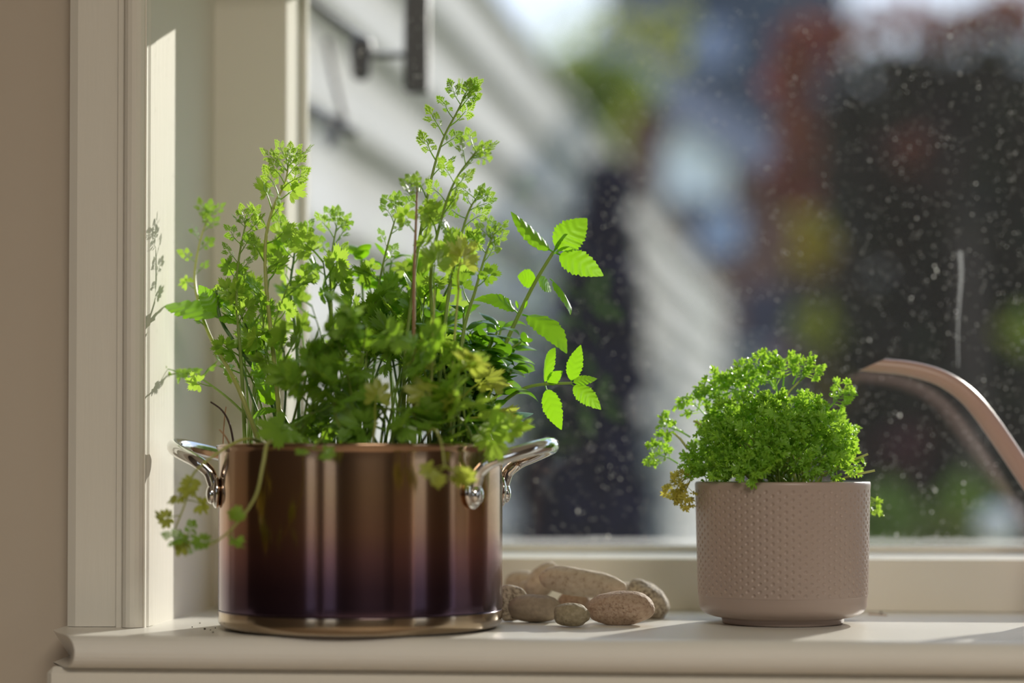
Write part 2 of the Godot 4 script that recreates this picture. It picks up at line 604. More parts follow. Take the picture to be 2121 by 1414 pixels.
# ------------------------------------------------------------------ the room
const RX := -0.380    # face of the left reveal
const GL := -0.3135   # edges of the glass
const GR := 0.98
const GB := 0.9486
const GT := 1.392
const WI := 0.235     # inner face of the window wall
const WO := -0.10

func panel_wall(s: Shape, axis: String, a: float, b: float, lo: float, hi: float, holes: Array) -> void:
	# a wall slab between a and b (thickness), from lo to hi along it, 0..2.5 high, with holes [from, to, bottom, top] left open
	var cuts := [lo]
	for h in holes: cuts.append_array([h[0], h[1]])
	cuts.append(hi)
	for i in range(0, cuts.size() - 1):
		var bits := [[0.0, 2.5]]
		if i % 2 == 1:
			var h: Array = holes[i / 2]
			bits = [[0.0, h[2]], [h[3], 2.5]]
		for q in bits:
			if q[1] - q[0] < 0.001: continue
			var mid := Vector3((a + b) / 2, (q[0] + q[1]) / 2, (cuts[i] + cuts[i + 1]) / 2)
			var size := Vector3(absf(b - a), q[1] - q[0], cuts[i + 1] - cuts[i])
			if axis == "x":
				mid = Vector3(mid.z, mid.y, mid.x)
				size = Vector3(size.z, size.y, size.x)
			s.box(mid, size)

func pane_in(called: String, lo: Vector3, hi: Vector3, label: String) -> void:
	# a plain side window: frame bars round a pane
	var root := Node3D.new()
	root.name = called
	root.set_meta("kind", "structure")
	root.set_meta("label", label)
	add_child(root)
	var c := (lo + hi) / 2
	var d := hi - lo
	var s := Shape.new()
	var along := Vector3(0, 0, 1) if d.z > d.x else Vector3(1, 0, 0)
	var wide := maxf(d.x, d.z)
	var across := Vector3(1, 0, 1) - along
	for e in [-1.0, 1.0]:
		s.box(c + Vector3(0, e * (d.y / 2 - 0.025), 0), across * 0.06 + along * wide + Vector3(0, 0.05, 0), 0.003)
		s.box(c + along * e * (wide / 2 - 0.025), across * 0.058 + along * 0.05 + Vector3(0, d.y - 0.1, 0), 0.003)
	built("frame", s, M.paint_white, root)
	var b := BoxMesh.new()
	b.size = across * 0.006 + along * (wide - 0.1) + Vector3(0, d.y - 0.1, 0)
	put("pane", b, M.glass, root, Transform3D(Basis(), c))

func room() -> void:
	var s := Shape.new()
	s.box(Vector3(0.3, -0.06, 2.2), Vector3(5.2, 0.12, 4.9))
	struct("floor", s, M.floor_oak, "oak floor of the kitchen")
	s = Shape.new()
	s.box(Vector3(0.3, 2.56, 2.2), Vector3(5.2, 0.12, 4.9))
	struct("ceiling", s, M.ceiling_white, "white kitchen ceiling")
	s = Shape.new()
	panel_wall(s, "x", WO, WI, -2.2, 2.8, [[RX - 0.02, GR + 0.08, 0.875, GT + 0.075]])
	struct("wall_window", s, M.paint_wall, "beige painted wall round the window")
	s = Shape.new()
	panel_wall(s, "z", -2.2, -2.0, WI, 4.4, [[2.9, 4.1, 0.1, 2.1]])
	struct("wall_left", s, M.paint_taupe, "taupe painted wall left of the window")
	s = Shape.new()
	panel_wall(s, "z", 2.6, 2.8, WI, 4.4, [[0.28, 0.60, 0.3, 2.1], [1.8, 2.7, 0.1, 2.1]])
	struct("wall_right", s, M.paint_taupe, "taupe painted wall right of the window")
	s = Shape.new()
	panel_wall(s, "x", 4.4, 4.6, -2.2, 2.8, [[-1.78, -1.0, 0.1, 2.1]])
	struct("wall_back", s, M.paint_dark, "dark painted wall behind the viewer")
	pane_in("window_2", Vector3(-2.13, 0.1, 2.9), Vector3(-2.07, 2.1, 4.1), "tall glazed opening in the left wall")
	pane_in("window_3", Vector3(2.67, 0.3, 0.28), Vector3(2.73, 2.1, 0.60), "narrow window in the right wall")
	pane_in("window_4", Vector3(2.67, 0.1, 1.8), Vector3(2.73, 2.1, 2.7), "tall window in the right wall")
	pane_in("window_5", Vector3(-1.78, 0.1, 4.47), Vector3(-1.0, 2.1, 4.53), "glazed opening in the back wall")
	# reveal lining: two sides and a head
	s = Shape.new()
	s.box(Vector3(RX - 0.01, 1.18, (0.05 + 0.257) / 2), Vector3(0.02, 0.56, 0.207), 0.0)
	struct("trim_1", s, M.paint_white, "white painted left reveal board, half in sun")
	s = Shape.new()
	s.box(Vector3(GR + 0.072, 1.18, 0.1535), Vector3(0.02, 0.56, 0.207), 0.0)
	struct("trim_2", s, M.paint_white, "white painted right reveal board")
	s = Shape.new()
	s.box(Vector3((RX + GR + 0.06) / 2, GT + 0.069, 0.1535), Vector3(GR - RX + 0.06, 0.018, 0.207), 0.0)
	struct("trim_3", s, M.paint_white, "white painted head board of the window reveal")
	# casings with a rounded bead along the reveal edge
	var prof := [Vector2(0, 0), Vector2(0, 0.025)]
	var bead := []
	for i in 9:
		var a := PI - PI * i / 8.0
		bead.append(Vector2(0.0095 + 0.0078 * cos(a), 0.020 + 0.0085 * sin(a)))
	var W := 0.0565
	prof = [Vector2(0, 0), Vector2(0, 0.014)]
	prof.append_array(bead)
	prof.append_array([Vector2(0.0185, 0.0155), Vector2(0.0205, 0.0185), Vector2(0.050, 0.0205), Vector2(W, 0.0175), Vector2(W, 0)])
	var left := func(p: Vector2, t: float) -> Vector3: return Vector3(RX + 0.001 - p.x, t, WI + 0.0005 + p.y)
	s = Shape.new()
	s.prism(prof, left, SILL + 0.0003, GT + 0.14)
	struct("trim_4", s, M.paint_white, "white painted flat casing with a bead, left of the window")
	s = Shape.new()
	s.prism(prof, func(p: Vector2, t: float) -> Vector3: return Vector3(GR + 0.06 + p.x, t, WI + 0.0005 + p.y), SILL + 0.0003, GT + 0.14)
	struct("trim_5", s, M.paint_white, "white painted casing right of the window")
	s = Shape.new()
	s.prism(prof, func(p: Vector2, t: float) -> Vector3: return Vector3(t, GT + 0.06 + p.x, WI + 0.0005 + p.y), RX, GR + 0.06)
	struct("trim_6", s, M.paint_white, "white painted casing over the window")
	# sill board with a bullnose and horns past the casings
	var half := 0.0108
	prof = []
	for i in 13:
		var a := -PI / 2 + PI * i / 12.0
		prof.append(Vector2(0.322 + half * cos(a) * 1.15, SILL - half + half * sin(a)))
	prof.append_array([Vector2(0.05, SILL), Vector2(0.0, SILL), Vector2(0.0, SILL - 2 * half)])
	s = Shape.new()
	s.prism([prof[0], prof[1], prof[2], prof[3], prof[4], prof[5], prof[6], prof[7], prof[8], prof[9], prof[10], prof[11], prof[12], Vector2(0.306, SILL), Vector2(0.285, SILL), Vector2(0.236, SILL), Vector2(0.236, SILL - 2 * half), Vector2(0.285, SILL - 2 * half), Vector2(0.306, SILL - 2 * half)], func(p: Vector2, t: float) -> Vector3: return Vector3(t if t > 0.0 else -0.439 + 0.033 * pow(clampf((p.x - 0.262) / 0.0725, 0, 1), 2.0), p.y, p.x), -0.444, GR + 0.13)
	s.box(Vector3((RX + GR + 0.06) / 2, SILL - half, 0.118), Vector3(GR + 0.1 - RX, 2 * half, 0.2365))
	struct("window_sill", s, M.paint_sill, "white painted window sill with a rounded front edge")

	s = Shape.new()
	s.box(Vector3((RX + GR) / 2 + 0.02, SILL - 2 * half - 0.05, 0.278), Vector3(GR - RX + 0.14, 0.0998, 0.084), 0.004)
	struct("trim_7", s, M.paint_white, "pale painted apron board under the sill")

	# the window itself
	var root := Node3D.new()
	root.name = "window_1"
	root.set_meta("kind", "structure")
	root.set_meta("label", "white timber window with dusty glass over the herb sill")
	add_child(root)
	s = Shape.new()
	var sash := [Vector2(0.0, 0.0035), Vector2(0.0, 0.009), Vector2(0.0010, 0.0122), Vector2(0.0040, 0.0128), Vector2(0.0050, 0.0152), Vector2(0.0090, 0.049), Vector2(0.0105, 0.05), Vector2(0.07, 0.05), Vector2(0.07, -0.04), Vector2(0.02, -0.04), Vector2(0.012, -0.02), Vector2(0.006, -0.0035)]
	for i in sash.size():
		var p: Vector2 = sash[i]
		var q: Vector2 = sash[(i + 1) % sash.size()]
		var cor := func(d: Vector2) -> Array:
			return [Vector3(GL - d.x, GB - minf(d.x, 0.0482), d.y), Vector3(GR + d.x, GB - minf(d.x, 0.0482), d.y), Vector3(GR + d.x, GT + d.x, d.y), Vector3(GL - d.x, GT + d.x, d.y)]
		var A: Array = cor.call(p)
		var B: Array = cor.call(q)
		for e in 4:
			s.poly([A[e], A[(e + 1) % 4], B[(e + 1) % 4], B[e]])
	built("sash_frame", s, M.paint_white, root)
	var pane := BoxMesh.new()
	pane.size = Vector3(GR - GL + 0.004, GT - GB + 0.004, 0.005)
	put("pane", pane, M.glass, root, Transform3D(Basis(), Vector3((GL + GR) / 2, (GB + GT) / 2, 0)))
	var film := put("dust_film", QuadMesh.new(), M.film, root)
	(film.mesh as QuadMesh).size = Vector2(GR - GL - 0.001, GT - GB - 0.001)
	film.position = Vector3((GL + GR) / 2, (GB + GT) / 2, -0.0034)
	film.set_meta("kind", "stuff")
	# grime along the bottom edge
	rng.seed = 71
	s = Shape.new()
	var base := s.v.size()
	s.g += 1
	for i in 131:
		var x := lerpf(GL, GR, i / 130.0)
		s.vert(Vector3(x, GB - 0.002, -0.0037))
		s.vert(Vector3(x, GB + 0.0065 + rnd(-0.0006, 0.0006), -0.0037))
	for i in 130:
		s.tri(base + i * 2, base + i * 2 + 2, base + i * 2 + 3)
		s.tri(base + i * 2, base + i * 2 + 3, base + i * 2 + 1)
	var gr := built("grime_line", s, M.grime, root)
	gr.set_meta("kind", "stuff")
	# dust specks and dried drops on the outside of the pane
	var dot := Shape.new()
	dot.ball(Vector3.ZERO, Vector3(1, 1, 0.35), 8, 6)
	var spots := []
	for i in 5200:
		var q := rng.randf()
		var x := lerpf(GL, 0.34, pow(q, 0.75))
		var y := lerpf(GB, GT, rng.randf())
		var r := 0.00024 + 0.00024 * pow(rng.randf(), 3)
		if rng.randf() < 0.02: r *= 1.6
		spots.append(Transform3D(Basis.from_scale(Vector3(r, r * rnd(0.8, 1.3), r)), Vector3(x, y, -0.0038)))
	for d in [[1968, 75, 8], [2052, 92, 5], [1988, 153, 5], [1873, 178, 5], [1753, 213, 5], [1854, 288, 5], [1855, 338, 5], [1706, 362, 4], [1658, 525, 5], [1899, 452, 6], [1887, 468, 4], [2014, 444, 5], [2038, 476, 4], [1940, 560, 9], [1934, 573, 7], [1888, 617, 7], [1980, 645, 5], [1800, 703, 6], [1964, 690, 5], [2052, 555, 4], [1303, 291, 4], [1363, 265, 4], [1250, 470, 4], [1864, 860, 10], [1769, 803, 8], [1996, 1000, 8], [1937, 1015, 9], [1857, 1107, 9], [1995, 1018, 5], [1802, 705, 5], [1197, 1058, 8], [1150, 1062, 3], [1285, 992, 5], [1110, 995, 6], [1260, 1110, 7], [1196, 455, 5], [990, 850, 4], [750, 105, 5], [684, 256, 5], [868, 158, 5], [1140, 1025, 3], [1240, 880, 5], [1870, 985, 5], [1903, 985, 5], [1540, 720, 4], [1930, 1060, 6], [1996, 960, 5]]:
		var p := at(d[0], d[1], -0.0038)
		var r: float = d[2] * 0.00012
		spots.append(Transform3D(Basis.from_scale(Vector3(r * 0.85, r * 1.15, r)), p))
	stuff("dust_speck", dot.commit(), M.dust, spots, root)
	# dried run of water
	s = Shape.new()
	var pts := []
	for d in [[1988, 520], [1991, 560], [1989, 600], [1986, 640], [1984, 690], [1985, 760]]:
		pts.append(at(d[0], d[1], -0.0038))
	s.tube(smooth(pts, 5), func(t: float) -> float: return 0.0016 * (1.0 - t) + 0.0004, 6, 0.12)
	built("water_streak", s, M.film_streak, root)

	# flat lamp under the ceiling
	var lamp := thing("ceiling_lamp", "flat square ceiling lamp with a warm white diffuser", "lamp", Vector3(0.7, 2.5, 3.3))
	s = Shape.new()
	s.box(Vector3(0, -0.03, 0), Vector3(1.3, 0.06, 1.3), 0.008)
	built("housing", s, M.ceiling_white, lamp)
	s = Shape.new()
	s.box(Vector3(0, -0.064, 0), Vector3(1.2, 0.008, 1.2), 0.002)
	built("diffuser", s, M.lamp_glow, lamp)
	var al := AreaLight3D.new()
	al.name = "lamp_light"
	al.area_size = Vector2(1.2, 1.2)
	al.light_energy = LAMP
	al.light_color = Color(1.0, 0.965, 0.91)
	al.area_range = 8.0
	al.shadow_enabled = true
	lamp.add_child(al)
	al.position = Vector3(0, -0.075, 0)
	al.rotation = Vector3(-PI / 2, 0, 0)

const LAMP := 7.6

# ------------------------------------------------------------------ steel pan
const PAN := Vector3(-0.2318, 0.9004, 0.2440)
const PR := 0.0975
const PH := 0.1256

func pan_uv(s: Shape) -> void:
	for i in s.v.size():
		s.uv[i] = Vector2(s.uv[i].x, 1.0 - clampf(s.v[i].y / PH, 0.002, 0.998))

func steel_pan() -> void:
	var o := thing("cooking_pot", "wide bronze-tinted steel cooking pot with chrome loop handles, planted with herbs", "pot", PAN)
	var s := Shape.new()
	var p := [Vector2(0.0970, 0.0131), Vector2(PR, 0.0138)]
	for i in 20: p.append(Vector2(PR, 0.0138 + (PH - 0.0198) * (i + 1) / 20.0))
	p.append_array([Vector2(0.0979, PH - 0.0042), Vector2(0.0989, PH - 0.0026), Vector2(0.0992, PH - 0.0012), Vector2(0.0986, PH - 0.0002), Vector2(0.0975, PH), Vector2(0.0962, PH - 0.0008), Vector2(0.0955, PH - 0.004), Vector2(0.0953, 0.05), Vector2(0.0953, 0.02), Vector2(0.09, 0.016), Vector2(0, 0.016)])
	s.lathe(p, 128)
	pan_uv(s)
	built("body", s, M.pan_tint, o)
	s = Shape.new()
	s.lathe([Vector2(0, 0), Vector2(0.087, 0), Vector2(0.0925, 0.0006), Vector2(0.0955, 0.0022), Vector2(0.0972, 0.0046), Vector2(0.0976, 0.007), Vector2(0.0976, 0.0122), Vector2(0.0972, 0.0127), Vector2(0.0965, 0.0129)], 128)
	pan_uv(s)
	built("base_disc", s, M.pan_tint, o)
	for side in 2:
		var a0 := deg_to_rad(83.0 + side * 180.0)
		var pol := func(a: float, r: float, y: float) -> Vector3: return Vector3(sin(a0 + a) * r, y, cos(a0 + a) * r)
		var D := deg_to_rad(26.0)
		s = Shape.new()
		var half := [[-D, 0.1012, -0.0285], [-D, 0.1024, -0.0240], [-D * 0.99, 0.1046, -0.0185], [-D * 0.93, 0.1120, -0.0120], [-D * 0.72, 0.1190, -0.0080], [-D * 0.48, 0.1265, -0.0042], [-D * 0.27, 0.1315, -0.0018], [-D * 0.10, 0.1332, -0.0008]]
		var pts := []
		for q in half: pts.append(pol.call(q[0], q[1], PH + q[2]))
		for i in range(half.size() - 1, -1, -1): pts.append(pol.call(-half[i][0], half[i][1], PH + half[i][2]))
		s.tube(smooth(pts, 6), func(t: float) -> float: return 0.0040 + 0.0012 * sin(PI * t), 14, 0.92)
		var h := built("handle", s, M.chrome, o)
		h.set_meta("label", "chrome loop handle")
		for e in [-1.0, 1.0]:
			s = Shape.new()
			s.ball(Vector3.ZERO, Vector3(0.0084, 0.0112, 0.0034), 24, 12)
			built("bracket", s, M.chrome, h, Transform3D(Basis(Vector3.UP, a0 + e * D), pol.call(e * D, 0.0996, PH - 0.0325)))
			s = Shape.new()
			s.ball(Vector3.ZERO, Vector3(0.0054, 0.0068, 0.0036), 20, 12)
			built("rivet", s, M.chrome, h, Transform3D(Basis(Vector3.UP, a0 + e * D), pol.call(e * D, 0.1028, PH - 0.0340)))
	# soil
	var n := FastNoiseLite.new()
	n.frequency = 60.0
	s = Shape.new()
	s.grid(48, 16, func(a: float, b: float) -> Vector3:
		var r := 0.0950 * (1.0 - b)
		var x := r * cos(TAU * a)
		var z := -r * sin(TAU * a)
		return Vector3(x, 0.111 + 0.004 * n.get_noise_2d(x, z), z))
	var soil := built("soil", s, M.soil, self, Transform3D(Basis(), PAN))
	soil.set_meta("kind", "stuff")
	tag(soil, "dark potting soil inside the steel cooking pot", "soil")

# ------------------------------------------------------------------ clay pot
const POT := Vector3(0.0590, 0.9003, 0.1765)

func clay_pot() -> void:
	var o := thing("plant_pot", "dusty mauve ceramic pot with rows of small dimples, holding curled parsley", "pot", POT)
	var s := Shape.new()
	s.lathe([Vector2(0, 0.0012), Vector2(0.040, 0.0012), Vector2(0.0408, 0.0), Vector2(0.0420, 0.0), Vector2(0.0426, 0.0008), Vector2(0.0430, 0.0032), Vector2(0.0442, 0.0043), Vector2(0.0500, 0.0052), Vector2(0.0545, 0.0068), Vector2(0.0575, 0.0092), Vector2(0.0588, 0.0120), Vector2(0.0592, 0.0160), Vector2(0.0594, 0.0192), Vector2(0.0598, 0.0198)], 128)
	built("base", s, M.pot_clay, o)
	var nc := 42.0
	var rows := 26
	var y0 := 0.0198
	var y1 := 0.0948
	s = Shape.new()
	s.grid(924, 180, func(a: float, b: float) -> Vector3:
		var y := lerpf(y0, y1, b)
		var r := lerpf(0.0598, 0.0616, b)
		var dep := 0.0
		var step := (y1 - y0 - 0.004) / rows
		var row0 := roundi((y - y0 - 0.0022) / step)
		for row in [row0 - 1, row0, row0 + 1]:
			if row < 0 or row > rows: continue
			var dy: float = y - y0 - 0.0022 - row * step
			var q: float = a * nc + 0.5 * (row % 2)
			var dx := (q - roundf(q)) / nc * TAU * r
			var d2 := (dx * dx + dy * dy) / 0.00000205
			if d2 < 1.0: dep = maxf(dep, (1.0 - d2) * (1.0 - d2 * 0.3) * 0.00085)
		r -= dep
		return Vector3(r * cos(TAU * a), y, -r * sin(TAU * a)))
	built("dimpled_wall", s, M.pot_clay, o)
	s = Shape.new()
	s.lathe([Vector2(0.0616, 0.0948), Vector2(0.0618, 0.0972), Vector2(0.0617, 0.0986), Vector2(0.0611, 0.0996), Vector2(0.0602, 0.0998), Vector2(0.0594, 0.0992), Vector2(0.0589, 0.0975), Vector2(0.0580, 0.06), Vector2(0.0570, 0.02), Vector2(0, 0.018)], 128)
	built("rim", s, M.pot_clay, o)
	var n := FastNoiseLite.new()
	n.frequency = 70.0
	s = Shape.new()
	s.grid(40, 12, func(a: float, b: float) -> Vector3:
		var r := 0.0578 * (1.0 - b)
		var x := r * cos(TAU * a)
		var z := -r * sin(TAU * a)
		return Vector3(x, 0.089 + 0.003 * n.get_noise_2d(x, z), z))
	var soil := built("soil", s, M.soil, self, Transform3D(Basis(), POT))
	soil.set_meta("kind", "stuff")
	tag(soil, "dark potting soil inside the mauve parsley pot", "soil")

# ------------------------------------------------------------------ pebbles
func pebbles() -> void:
	# px, py of the centre, z (or NAN to rest on the sill), half sizes in pixels, turn, depth share, taper, material, seed, label
	var all := [
		[1207, 1206, 0.168, 91, 34, -6, 0.40, 0.34, "pebble_cream", "long pale flat pebble lying on top of the pebble heap"],
		[1108, 1259, NAN, 55, 30, 0, 0.72, 0.1, "pebble_grey", "plain dark grey oval pebble at the front, below the fat end of the long one"],
		[1184, 1273, NAN, 37, 25, 0, 0.85, 0.1, "pebble_olive", "smallest front pebble, olive grey, between two larger ones"],
		[1285, 1259, NAN, 69, 34, 3, 0.62, -0.1, "pebble_pink", "reddish brown rough pitted pebble at the right front"],
		[1341, 1242, NAN, 50, 32, -38, 0.75, 0.0, "pebble_speckled", "speckled pebble tilted steeply behind the reddish one"],
		[1126, 1201, 0.118, 42, 30, 50, 0.8, 0.1, "pebble_cream", "upright brownish pebble leaning behind the long pebble's left end"],
		[1078, 1204, 0.085, 33, 22, 8, 0.9, 0.0, "pebble_cream", "small pebble at the back left of the heap near the window rail"],
		[1061, 1249, NAN, 34, 39, 0, 0.7, 0.1, "pebble_speckled", "round pebble with dark pits beside the steel cooking pot"],
		[1100, 1224, 0.100, 26, 24, 0, 0.8, 0.0, "pebble_cream", "cream pebble wedged low behind the pitted round one"],
		[1297, 1232, 0.095, 30, 26, -10, 0.9, 0.0, "pebble_cream", "pale pebble mostly hidden behind the long pebble's narrow end"],
		[1190, 1248, 0.140, 34, 26, 0, 0.7, 0.0, "pebble_pink", "reddish pebble in shadow under the long pebble"],
	]
	var k := 0
	for d in all:
		rng.seed = 300 + k
		var n := FastNoiseLite.new()
		n.seed = 20 + k
		n.frequency = 0.7
		n.fractal_octaves = 2
		var half_y: float = sqrt(pow(d[4] * cos(deg_to_rad(d[5])), 2) + pow(d[3] * sin(deg_to_rad(d[5])), 2))
		var c: Vector3
		if is_nan(d[2]): c = at_y(d[0], d[1], SILL + half_y * 0.000338 + 0.0001)
		else: c = at(d[0], d[1], d[2])
		var u := c.distance_to(EYE) / FPX
		var r := Vector3(d[3] * u, d[4] * u, d[3] * u * d[6])
		var s := Shape.new()
		var taper: float = d[7]
		s.ball(Vector3.ZERO, r, 56, 36, func(q: Vector3) -> Vector3:
			var e := Vector3(signf(q.x) * pow(absf(q.x), 0.86), signf(q.y) * pow(absf(q.y), 0.9), signf(q.z) * pow(absf(q.z), 0.9))
			var f := 1.0 - taper * (0.5 + 0.5 * q.x) * 0.85
			return Vector3(e.x, e.y * f - 0.10 * taper * q.x, e.z * f) * (1.0 + 0.075 * n.get_noise_3d(q.x * 1.5, q.y * 1.5, q.z * 1.5)))
		var o := built("pebble", s, M[d[8]], self, Transform3D(Basis(Vector3(0, 1, 0), rnd(-0.25, 0.25) - 0.09) * Basis(Vector3(0, 0, 1), deg_to_rad(d[5])), c))
		tag(o, d[9], "pebble", "pebbles heaped on the sill")
		k += 1

# ------------------------------------------------------------------ watering can
func watering_can() -> void:
	var base := at_y(2345, 1285, SILL)
	base.z = 0.125
	base.y = SILL + 0.0003
	var o := thing("watering_can", "dusty pink watering can at the right edge, its long bent spout in view", "watering can", base)
	var s := Shape.new()
	s.lathe([Vector2(0, 0), Vector2(0.048, 0), Vector2(0.051, 0.002), Vector2(0.052, 0.006), Vector2(0.050, 0.05), Vector2(0.045, 0.082), Vector2(0.036, 0.094), Vector2(0.030, 0.098), Vector2(0.029, 0.106), Vector2(0.027, 0.106), Vector2(0.027, 0.097), Vector2(0.042, 0.08), Vector2(0.047, 0.01), Vector2(0, 0.006)], 64)
	built("body", s, M.can_pink, o)
	s = Shape.new()
	var pts := []
	for d in [[1832, 757.5, 0.100], [1868, 761, 0.099], [1905, 768, 0.098], [1945, 781, 0.097], [1982, 802, 0.096], [2016, 832, 0.095], [2050, 875, 0.093], [2086, 927, 0.091], [2130, 993, 0.09], [2180, 1068, 0.095], [2225, 1133, 0.105], [2258, 1172, 0.115]]:
		pts.append(at(d[0], d[1], d[2]) - base)
	var path := smooth(pts, 7)
	var outer := func(t: float) -> float: return 0.0052 + 0.0020 * minf(t * 1.8, 1.0) + 0.003 * maxf(0, t - 0.8)
	s.tube(path, outer, 24, 1.0, false)
	var ring := 25
	for j in 3:   # the slanting cut of the mouth
		for i in ring:
			var k := j * ring + i
			var q := s.v[k]
			var low := clampf(0.5 - (q.y - path[j].y) / 0.0104, 0, 1)
			s.v[k] = q + (path[0] - path[3]).normalized() * low * 0.0185 * (1.0 - j / 3.0)
	var inner := Shape.new()
	inner.tube(path.slice(0, 30), func(t: float) -> float: return 0.0047 + 0.0016 * minf(t, 1.0), 24, 1.0, false)
	for j in 3:
		for i in ring:
			var k := j * ring + i
			var q := inner.v[k]
			var low := clampf(0.5 - (q.y - path[j].y) / 0.0104, 0, 1)
			inner.v[k] = q + (path[0] - path[3]).normalized() * low * 0.0185 * (1.0 - j / 3.0)
	s.add(inner, Transform3D())
	s.g += 1
	var b0 := s.v.size()
	for i in ring:
		s.vert(s.v[i])
		s.vert(inner.v[i])
	for i in ring - 1:
		s.tri(b0 + 2 * i, b0 + 2 * i + 1, b0 + 2 * i + 3)
		s.tri(b0 + 2 * i, b0 + 2 * i + 3, b0 + 2 * i + 2)
	built("spout", s, M.can_pink, o)
	s = Shape.new()
	s.tube(smooth([Vector3(0.044, 0.02, 0), Vector3(0.085, 0.035, 0), Vector3(0.10, 0.085, 0), Vector3(0.075, 0.13, 0), Vector3(0.035, 0.125, 0), Vector3(0.028, 0.102, 0)], 8), func(_t: float) -> float: return 0.0042, 12)
	built("handle", s, M.can_pink, o)

# ------------------------------------------------------------------ herbs
var broad := []
var feather := []
var curly := []
var mints := {}
var basils := []

func make_leaves() -> void:
	for i in 6: broad.append(broad_frond(100 + i))
	for i in 5: feather.append(feather_frond(200 + i))
	for i in 6: curly.append(curly_frond(400 + i))
	mints = {
		"flat": [oval_leaf(0.27, 11, 0.35, 0.10, 0.13, 0.0, 0.0), 0.35], "droop": [oval_leaf(0.25, 11, 1.3, 0.15, 0.13, 0.0, 0.1), 1.3],
		"folded": [oval_leaf(0.22, 11, 1.0, 0.8, 0.10, 0.0, 0.2), 1.0], "wavy": [oval_leaf(0.26, 10, -0.6, 0.2, 0.15, 0.2, -0.15), -0.6], "round": [oval_leaf(0.33, 12, 0.3, 0.08, 0.14, 0.1, 0.0), 0.3],
	}
	basils = [oval_leaf(0.34, 0, 1.0, 0.1, 0.015, 0.35, 0.0, 8, 12), oval_leaf(0.31, 0, 1.5, 0.2, 0.015, 0.3, 0.0, 8, 12), oval_leaf(0.35, 0, 0.5, 0.3, 0.02, 0.2, 0.1, 8, 12)]

func leaf_at(o: Node3D, mesh: Mesh, m: Material, p: Vector3, dir: Vector3, face: Vector3, size: float) -> void:
	var b := aim(dir, face)
	put("leaf", mesh, m, o, Transform3D(b.scaled(Vector3(size, size, size)), p - o.position))

func px_path(list: Array) -> Array:
	var out := []
	for d in list: out.append(at(d[0], d[1], d[2]))
	return out

func stem(o: Node3D, path: Array, r0: float, r1: float, m: Material, called := "stem") -> void:
	var local := []
	for p in path: local.append(p - o.position)
	var s := Shape.new()
	s.tube(local, func(t: float) -> float: return lerpf(r0, r1, t), 7)
	built(called, s, m, o)

func coriander(label: String, list: Array, seed_: int, nodes: int, from_t: float, size0: float, size1: float, feather_from: float, lm := "coriander", sm := "stem_green", r0 := 0.0016) -> void:
	rng.seed = seed_
	var path := smooth(px_path(list), 6)
	var o := thing("coriander_plant", label, "herb", path[0], "coriander plants in the cooking pot")
	stem(o, path, r0, 0.0005, M[sm])
	var side := 1.0 if seed_ % 2 == 0 else -1.0
	for k in nodes:
		var t := from_t + (1.0 - from_t) * pow(float(k) / maxf(nodes - 1, 1), 0.85)
		var q := t * (path.size() - 1)
		var i := mini(int(q), path.size() - 2)
		var p: Vector3 = path[i].lerp(path[i + 1], q - i)
		var along: Vector3 = (path[i + 1] - path[i]).normalized()
		side = -side
		var dir := along * rnd(0.5, 1.0) + rt * side * rnd(0.5, 1.0) + Vector3(0, rnd(-0.1, 0.4), rnd(-0.6, 0.6))
		var face := Vector3(rnd(-0.7, 0.7), rnd(-0.2, 0.9), rnd(0.2, 1.0) * (1.0 if rng.randf() < 0.75 else -1.0))
		var fe := t >= feather_from
		var size := lerpf(size0, size1, t) * rnd(0.8, 1.15)
		var mm := lm
		if rng.randf() < 0.35 and lm == "coriander": mm = "coriander_light"
		var kind: Array = feather if fe else broad
		leaf_at(o, kind[rng.randi() % kind.size()], M[mm], p, dir, face, size)
	# a tuft at the tip
	if feather_from < 1.0:
		var tip: Vector3 = path[path.size() - 1]
		var along: Vector3 = (tip - path[path.size() - 3]).normalized()
		for k in 4:
			leaf_at(o, feather[rng.randi() % feather.size()], M[lm if k % 2 == 0 else "coriander_light"], tip - along * rnd(0.0, 0.007), along + rdir() * (0.25 if k == 0 else 0.9), Vector3(rnd(-0.6, 0.6), rnd(-0.3, 0.6), 1), size1 * rnd(0.7, 0.95))

func bush(label: String, crown: Array, x0: float, x1: float, y0: float, y1: float, z0: float, z1: float, n: int, seed_: int, size: float, lm: String, lm2: String) -> void:
	rng.seed = seed_
	var c := at(crown[0], crown[1], crown[2])
	var o := thing("coriander_plant", label, "herb", c, "coriander plants in the cooking pot")
	for k in n:
		var e := at(rnd(x0, x1), rnd(y0, y1), rnd(z0, z1))
		var start := c + Vector3(rnd(-0.018, 0.018), 0, rnd(-0.015, 0.015))
		var mid := start.lerp(e, 0.55) + Vector3(0, 0.25 * absf(e.x - start.x), 0) + rdir() * 0.004
		var path := smooth([start, mid, e], 6)
		stem(o, path, 0.0011, 0.0005, M.stem_green if rng.randf() < 0.6 else M.stem_dark)
		var along: Vector3 = (path[12] - path[10]).normalized()
		for q in 3:
			var p: Vector3 = path[12 - q * 2]
			var dir := along * rnd(0.3, 1.0) + Vector3(rnd(-0.9, 0.9), rnd(-0.5, 0.4), rnd(-0.5, 0.8))
			leaf_at(o, broad[rng.randi() % broad.size()], M[lm if rng.randf() < 0.65 else lm2], p, dir, Vector3(rnd(-0.8, 0.8), rnd(0.0, 1.0), rnd(-0.3, 1.0)), size * rnd(0.75, 1.2))

